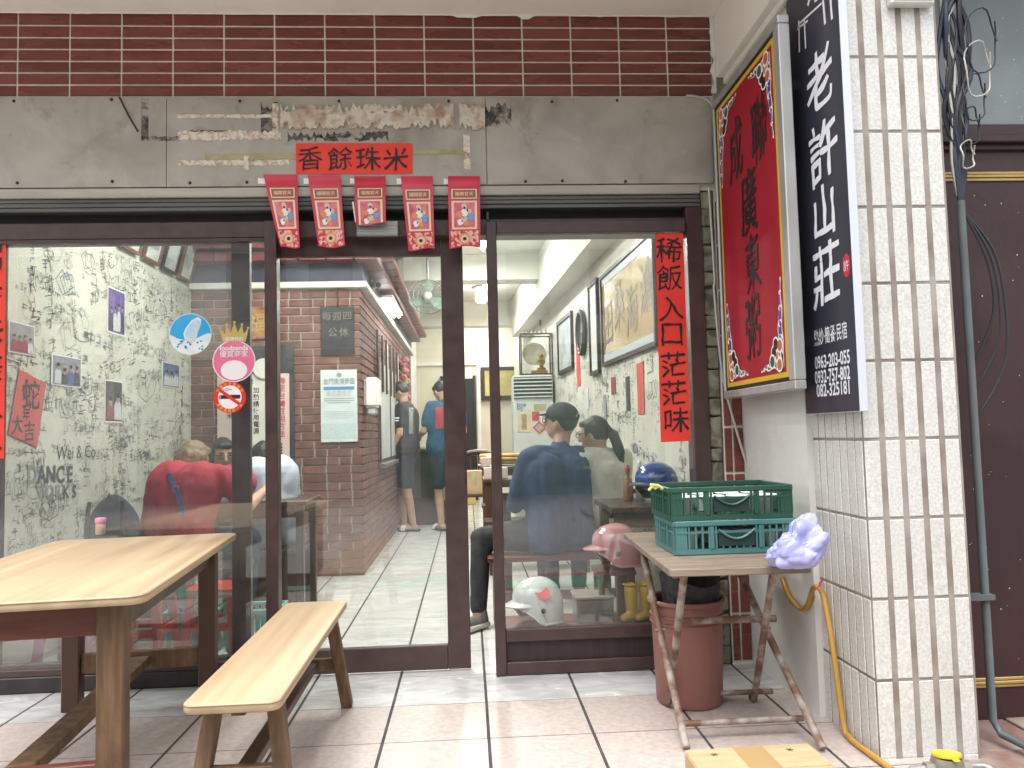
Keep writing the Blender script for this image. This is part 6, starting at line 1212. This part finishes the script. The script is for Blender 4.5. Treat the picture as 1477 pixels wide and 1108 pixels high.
# counter and boxes at the back
t = thing('side_counter', 'dark wooden side counter between the two standing men', 'counter', (-.62, 6.6, 0)); B().box(-.86, -.42, 6.35, 7.3, .001, .95).obj('cabinet', WOODD, t, bevel=.006); B().box(-.88, -.36, 6.25, 7.35, .951, .98).obj('top', M('counter wood top', (.30,.19,.11), (.38,.25,.15), 6, .5), t, bevel=.004); B().box(-.70, -.52, 6.4, 6.55, .981, 1.01).obj('tray', WHITE, t, bevel=.004)
t = thing('yellow_box', 'yellow cardboard box on the floor in front of the back wall', 'box', (-.02, 9.2, 0)); B().box(-.24, .10, 9.0, 9.35, .001, .42).obj('carton', M('yellow carton', (.48,.36,.10), (.56,.44,.16), 4, .7), t, bevel=.006); B().box(-.09, -.03, 8.998, 9.351, .20, .421).obj('tape', TAPE, t)
t = thing('basket_bin', 'cream plastic basket on the floor beside the side counter', 'basket', (-.33, 6.4, 0)); B().lathe([(.10, .3), (.12, .31), (.14, .60), (.145, .605), (.13, .60), (.11, .32)], 4, Matrix.Translation((-.30, 6.45, 0)) @ Matrix.Rotation(R(45), 4, 'Z'), cap=False).obj('shell', M('cream plastic', (.55,.50,.36), rough=.5), t); B().box(-.40, -.20, 6.36, 6.56, .001, .305).obj('stand', WOODD, t)
t = thing('carton', 'brown carton on the chair at the back', 'box', (.05, 5.5, .451)); B().box(-.06, .18, 5.30, 5.58, .4515, .72).obj('carton', CARD, t, bevel=.004); B().box(.03, .09, 5.2995, 5.5805, .55, .7205).obj('tape', TAPE, t)
# left table group
table('dark wooden table shared by the three people on the left', -2.0, -1.06, 1.36, 1.86, .745)
stool('dark bench under the woman in crimson', -2.22, -1.30, .72, 1.02, .43); stool('dark bench behind the left table by the brick wall', -2.2, -1.35, 2.06, 2.36, .43); stool('short dark bench under the person in pale blue', -1.46, -1.12, 1.42, 1.88, .42)
bp2 = B(); bp2.ell((0, 0, 0), (.155, .11, .22), 28, 20); bp2.v = [(x*(1.0 if z < 0 else 1-.35*(z/.22)**2), y, max(z, -.19)) for x, y, z in bp2.v]
bpo = thing('backpack', 'dark navy backpack on the bench beside the woman in crimson', 'backpack', (-2.05, .84, .43)); q = bp2.mesh('body', 0, True); q = put('body', q, CL('navy nylon', (.008,.014,.034), (.018,.026,.052)), bpo, local=True); q.location = (0, 0, .205)
B().tube([(-2.05-.03, .80, .80), (-2.05, .78, .86), (-2.05+.03, .80, .80)], .008, 6).obj('handle', BLKT, bpo); B().ell((-2.05, .745, .55), (.10, .03, .09), 14, 10).obj('pocket', MATS['navy nylon'], bpo, smooth=True)
for x in (-.09, .09): B().tube([(-2.05+x, .745, .82), (-2.05+x*1.1, .725, .68), (-2.05+x*1.2, .74, .50)], .011, 6).obj('strap', BLKT, bpo)
# pink jacket held over the table
jk = B(); jk.ell((-1.50, 1.34, .89), (.13, .10, .12), 26, 18); tag(remesh(jk, 'pink_jacket', .012, CL('magenta jacket cloth', (.30,.03,.09), (.40,.06,.14)), None, 2, .035, 9, 2), 'crumpled magenta jacket held over the left table', 'jacket')
# red stools and teal baskets low behind the left window
PLR = M('red plastic', (.50,.02,.018), (.56,.035,.03), 6, .3); PLT = M('teal basket plastic', (.10,.34,.30), (.14,.40,.36), 6, .4); PLM = M('magenta plastic', (.36,.02,.16), rough=.3)
def pstool(lab, x, y, h, mat, g=None):
    t = thing('plastic_stool', lab, 'stool', (x, y, 0), g); B().prism(rounded(.26, .26, .04), Matrix.Translation((x, y, h-.03)), .03).obj('seat', mat, t, bevel=.006); 
    for sx in (-1, 1):
        for sy in (-1, 1): B().beam((x+sx*.10, y+sy*.10, h-.031), (x+sx*.135, y+sy*.135, .002), .045, .03, (0, 1, 0)).obj('leg', mat, t, bevel=.004)
    for sx in (-1, 1): B().beam((x+sx*.117, y-.117, h*.5), (x+sx*.117, y+.117, h*.5), .012, .04).obj('rail', mat, t); B().beam((x-.117, y+sx*.117, h*.5), (x+.117, y+sx*.117, h*.5), .012, .04).obj('rail', mat, t)
pstool('red plastic stool left of its twin behind the left window', -1.70, .40, .37, PLR); pstool('red plastic stool standing between its twin and the parked door stile', -1.34, .45, .39, PLR); pstool('magenta plastic stool added to stand in for a magenta reflection', -2.05, .42, .40, PLM)  # the magenta stool is added in place of a magenta reflection in the glass
for i, x in enumerate((-1.52, -1.18)):
    t = thing('plastic_basket', ('teal slatted basket between the two red stools', 'teal slatted basket beside the parked door stile')[i], 'basket', (x, .62, 0)); B().box(x-.13, x+.13, .52, .74, .002, .02).obj('base', PLT, t)
    for k in range(9):
        xx = x-.13+k*.0325; B().box(xx-.009, xx+.009, .515, .525, .0205, .215).obj('slat', PLT, t); B().box(xx-.009, xx+.009, .735, .745, .0205, .215).obj('slat', PLT, t)
    B().box(x-.14, x+.14, .51, .53, .2155, .235).box(x-.14, x+.14, .73, .75, .2155, .235).box(x-.14, x-.125, .5305, .7295, .2155, .235).box(x+.125, x+.14, .5305, .7295, .2155, .235).obj('rim', PLT, t, bevel=.003)
# ---------------------------------------------------------------- low shelf inside the right window and what stands on it
hz = .19; sfz = thing('low_shelf', 'low red brown shelf plank inside the right window', 'shelf', (.6, .16, 0)); B().box(.15, 1.10, .03, .36, hz-.025, hz).obj('plank', WOODR, sfz, bevel=.004)
for x in (.22, 1.02): B().box(x-.02, x+.02, .06, .32, .001, hz-.0255).obj('support', WOODD, sfz)
def helmet(lab, c, ang, mat, S=1, visor=None, z0=0, tilt=0):
    t = thing('helmet', lab, 'helmet', (c[0], c[1], z0)); m_ = Matrix.Translation((c[0], c[1], c[2])) @ Matrix.Rotation(R(ang), 4, 'Z') @ Matrix.Rotation(R(tilt), 4, 'Y') @ Matrix.Scale(S, 4)
    n, k = 32, 16; g = B(); rows = []
    for i in range(k+1):
        th = math.pi*.5*(1-i/k*1.0) if i < 10 else None
        row = []
        for j in range(n):
            ph = 2*math.pi*j/n; x, y = math.cos(ph), math.sin(ph); front = max(0, x); zmin = -.11+.10*max(0, (x-.25)/.75)**.7 if x > .25 else -.11+.02*abs(y)
            v_ = i/k; zz5 = .125*math.cos(v_*math.pi/2)+zmin*v_**2.2; rr = math.sin(min(1, v_*1.25)*math.pi/2)*(1-.05*max(0, v_-.8)*5*.5)
            row.append((x*.132*rr, y*.118*rr, zz5))
        rows.append(row)
    g.v = [p for r_ in rows for p in r_]; g.f = [(i*n+j, (i+1)*n+j, (i+1)*n+(j+1) % n, i*n+(j+1) % n) for i in range(k) for j in range(n)]
    me = g.mesh('shell', 0, True); me.transform(m_); put('shell', me, mat, t)
    inn = B(); inn.v = [(x*.93, y*.92, z*.93-.004) for x, y, z in g.v]; inn.f = list(g.f); me = inn.mesh('lining', 0, True); me.transform(m_); put('lining', me, FELT, t)
    B().tube([m_ @ Vector(rows[-1][j]) for j in range(n)], .005*S, 6, closed=True).obj('edge_trim', mat if visor is None else INK, t, smooth=True)
    # peak
    pk = B(); pk.v = [tuple(m_ @ Vector((.118*math.cos(a)+(.07*q*math.cos(a)), .112*math.sin(a)*(1-.1*q), .012-.018*q+.0*q+zz6))) for zz6 in (0, .005) for q in (0, .5, 1) for a in [(-1+2*i/12)*1.05 for i in range(13)]]
    pk.f = [(q*13+i, q*13+i+1, (q+1)*13+i+1, (q+1)*13+i) for q in range(2) for i in range(12)]+[(39+q*13+i, 39+(q+1)*13+i, 39+(q+1)*13+i+1, 39+q*13+i+1) for q in range(2) for i in range(12)]+[(26+i, 26+i+1, 65+i+1, 65+i) for i in range(12)]
    pk.obj('peak', visor or mat, t, smooth=True)
    for s_ in (-1, 1): B().lathe([(.013, 0), (.013, .004), (.006, .006)], 12, m_ @ Matrix.Translation((.04, s_*.121, -.02)) @ Matrix.Rotation(R(-90*s_), 4, 'X')).obj('rivet', INK, t)
    return t, m_
WHG = M('white helmet shell', (.66,.68,.66), rough=.2, coat=.6); PKG = M('pink helmet shell', (.52,.24,.25), rough=.2, coat=.6); BLG = M('blue helmet shell', (.015,.06,.30), rough=.2, coat=.6)
hp1 = at_y(776, 874, .15); t, m_ = helmet('white helmet with a red sticker on the low shelf', (hp1.x, .15, hz+.112), 205, WHG, 1.0, None, hz, 0)
sheet('red_sticker', Matrix.Translation((hp1.x+.02, .15-.113, hz+.17)) @ Matrix.Rotation(R(62), 4, 'X') @ Matrix.Rotation(R(15), 4, 'Z'), [(-.04, .02), (-.01, .012), (.02, .028), (.036, .008), (.03, -.022), (.0, -.03), (-.024, -.016)], SRED, t, .002)
st2 = thing('small_stool', 'small dark stool that carries the pink helmet', 'stool', (.74, .2, hz)); B().box(.63, .83, .12, .32, .42, .445).obj('seat', WOODD, st2, bevel=.004)
for x in (.655, .805):
    for y in (.15, .29): B().box(x-.015, x+.015, y-.015, y+.015, hz+.001, .4195).obj('leg', WOODD, st2)
hp2 = at_y(893, 812, .19); helmet('pink helmet on the small dark stool', (hp2.x-.012, .19, .446+.11), 192, PKG, .96, None, .446, 0)
hp3 = at_y(958, 703, .40); t, _ = helmet('blue helmet with grey visor on the dark table', (min(hp3.x, 1.02), .40, .752+.105), 190, BLG, .92, M('smoke visor', (.10,.11,.12), rough=.1), .752, 0)
# steel box, yellow boots, red bag on the shelf
b0, b1 = at_y(829, 878, .2), at_y(889, 845, .2); t = thing('steel_box', 'scratched steel box with glossy lid on the low shelf', 'box', ((b0.x+b1.x)/2, .2, hz)); B().box(b0.x, b1.x-.03, .12, .30, hz+.001, hz+.115).obj('body', M('scuffed steel', (.10,.11,.11), (.2,.2,.2), 10, .35, metal=.6), t, bevel=.006); B().box(b0.x-.006, b1.x-.024, .114, .306, hz+.1155, hz+.135).obj('lid', STEEL, t, bevel=.005)
YB = M('yellow rubber', (.48,.31,.03), (.56,.38,.05), 8, .35)
for i, x in enumerate((XY(912, 860, .10), XY(934, 860, .10))):
    bt_ = thing('rubber_boot', ('yellow rubber boot beside the steel box', 'yellow rubber boot next to the red bag')[i], 'boot', (x, .12, hz)); g = B(); g.capsule((x, .13, hz+.03), (x, .135, hz+.16), .028, .036).capsule((x+.005, .13, hz+.028), (x-.042, .105, hz+.024), .027, .023); remesh(g, 'shaft', .006, YB, bt_, 2); B().tube([(x+.037*math.cos(a*.5236), .136+.037*math.sin(a*.5236), hz+.185) for a in range(12)], .005, 6, closed=True).obj('cuff', YB, bt_); B().box(x-.06, x+.03, .085, .155, hz+.001, hz+.008).obj('sole', BLACKM, bt_, bevel=.003)
rb = B(); rb.ell((1.07, .16, hz+.16), (.05, .11, .17), 26, 20); rb.v = [(x, y, max(z, hz+.002)) for x, y, z in rb.v]; t = tag(remesh(rb, 'red_bag', .01, M('salmon red bag', (.42,.05,.05), (.52,.11,.10), 5, .4), None, 2, .014, 12, 4), 'salmon red plastic bag at the end of the low shelf', 'bag')
# bottles on the table by the ponytail woman
for i, (x, c, hh) in enumerate(((.90, 'amber sauce bottle', .16), (.97, 'pale condiment bottle', .19))):
    t = thing('sauce_bottle', c+' on the dark table beside the blue helmet', 'bottle', (x, .60, .751)); m_ = Matrix.Translation((x, .60, .751)); B().lathe([(.028, 0), (.03, .01), (.03, hh*.6), (.013, hh*.8), (.013, hh)], 14, m_).obj('body', M(c, (.30,.15,.08) if i == 0 else (.5,.48,.42), rough=.3), t, smooth=True); B().lathe([(.016, hh), (.016, hh+.02), (.006, hh+.04)], 10, m_).obj('cap', RTX if i == 0 else WHITE, t)
bpy.data.scenes.remove(TMP)
for o in list(bpy.data.objects):
    if o.name.startswith('lettering') and o.type == 'FONT': bpy.data.objects.remove(o)
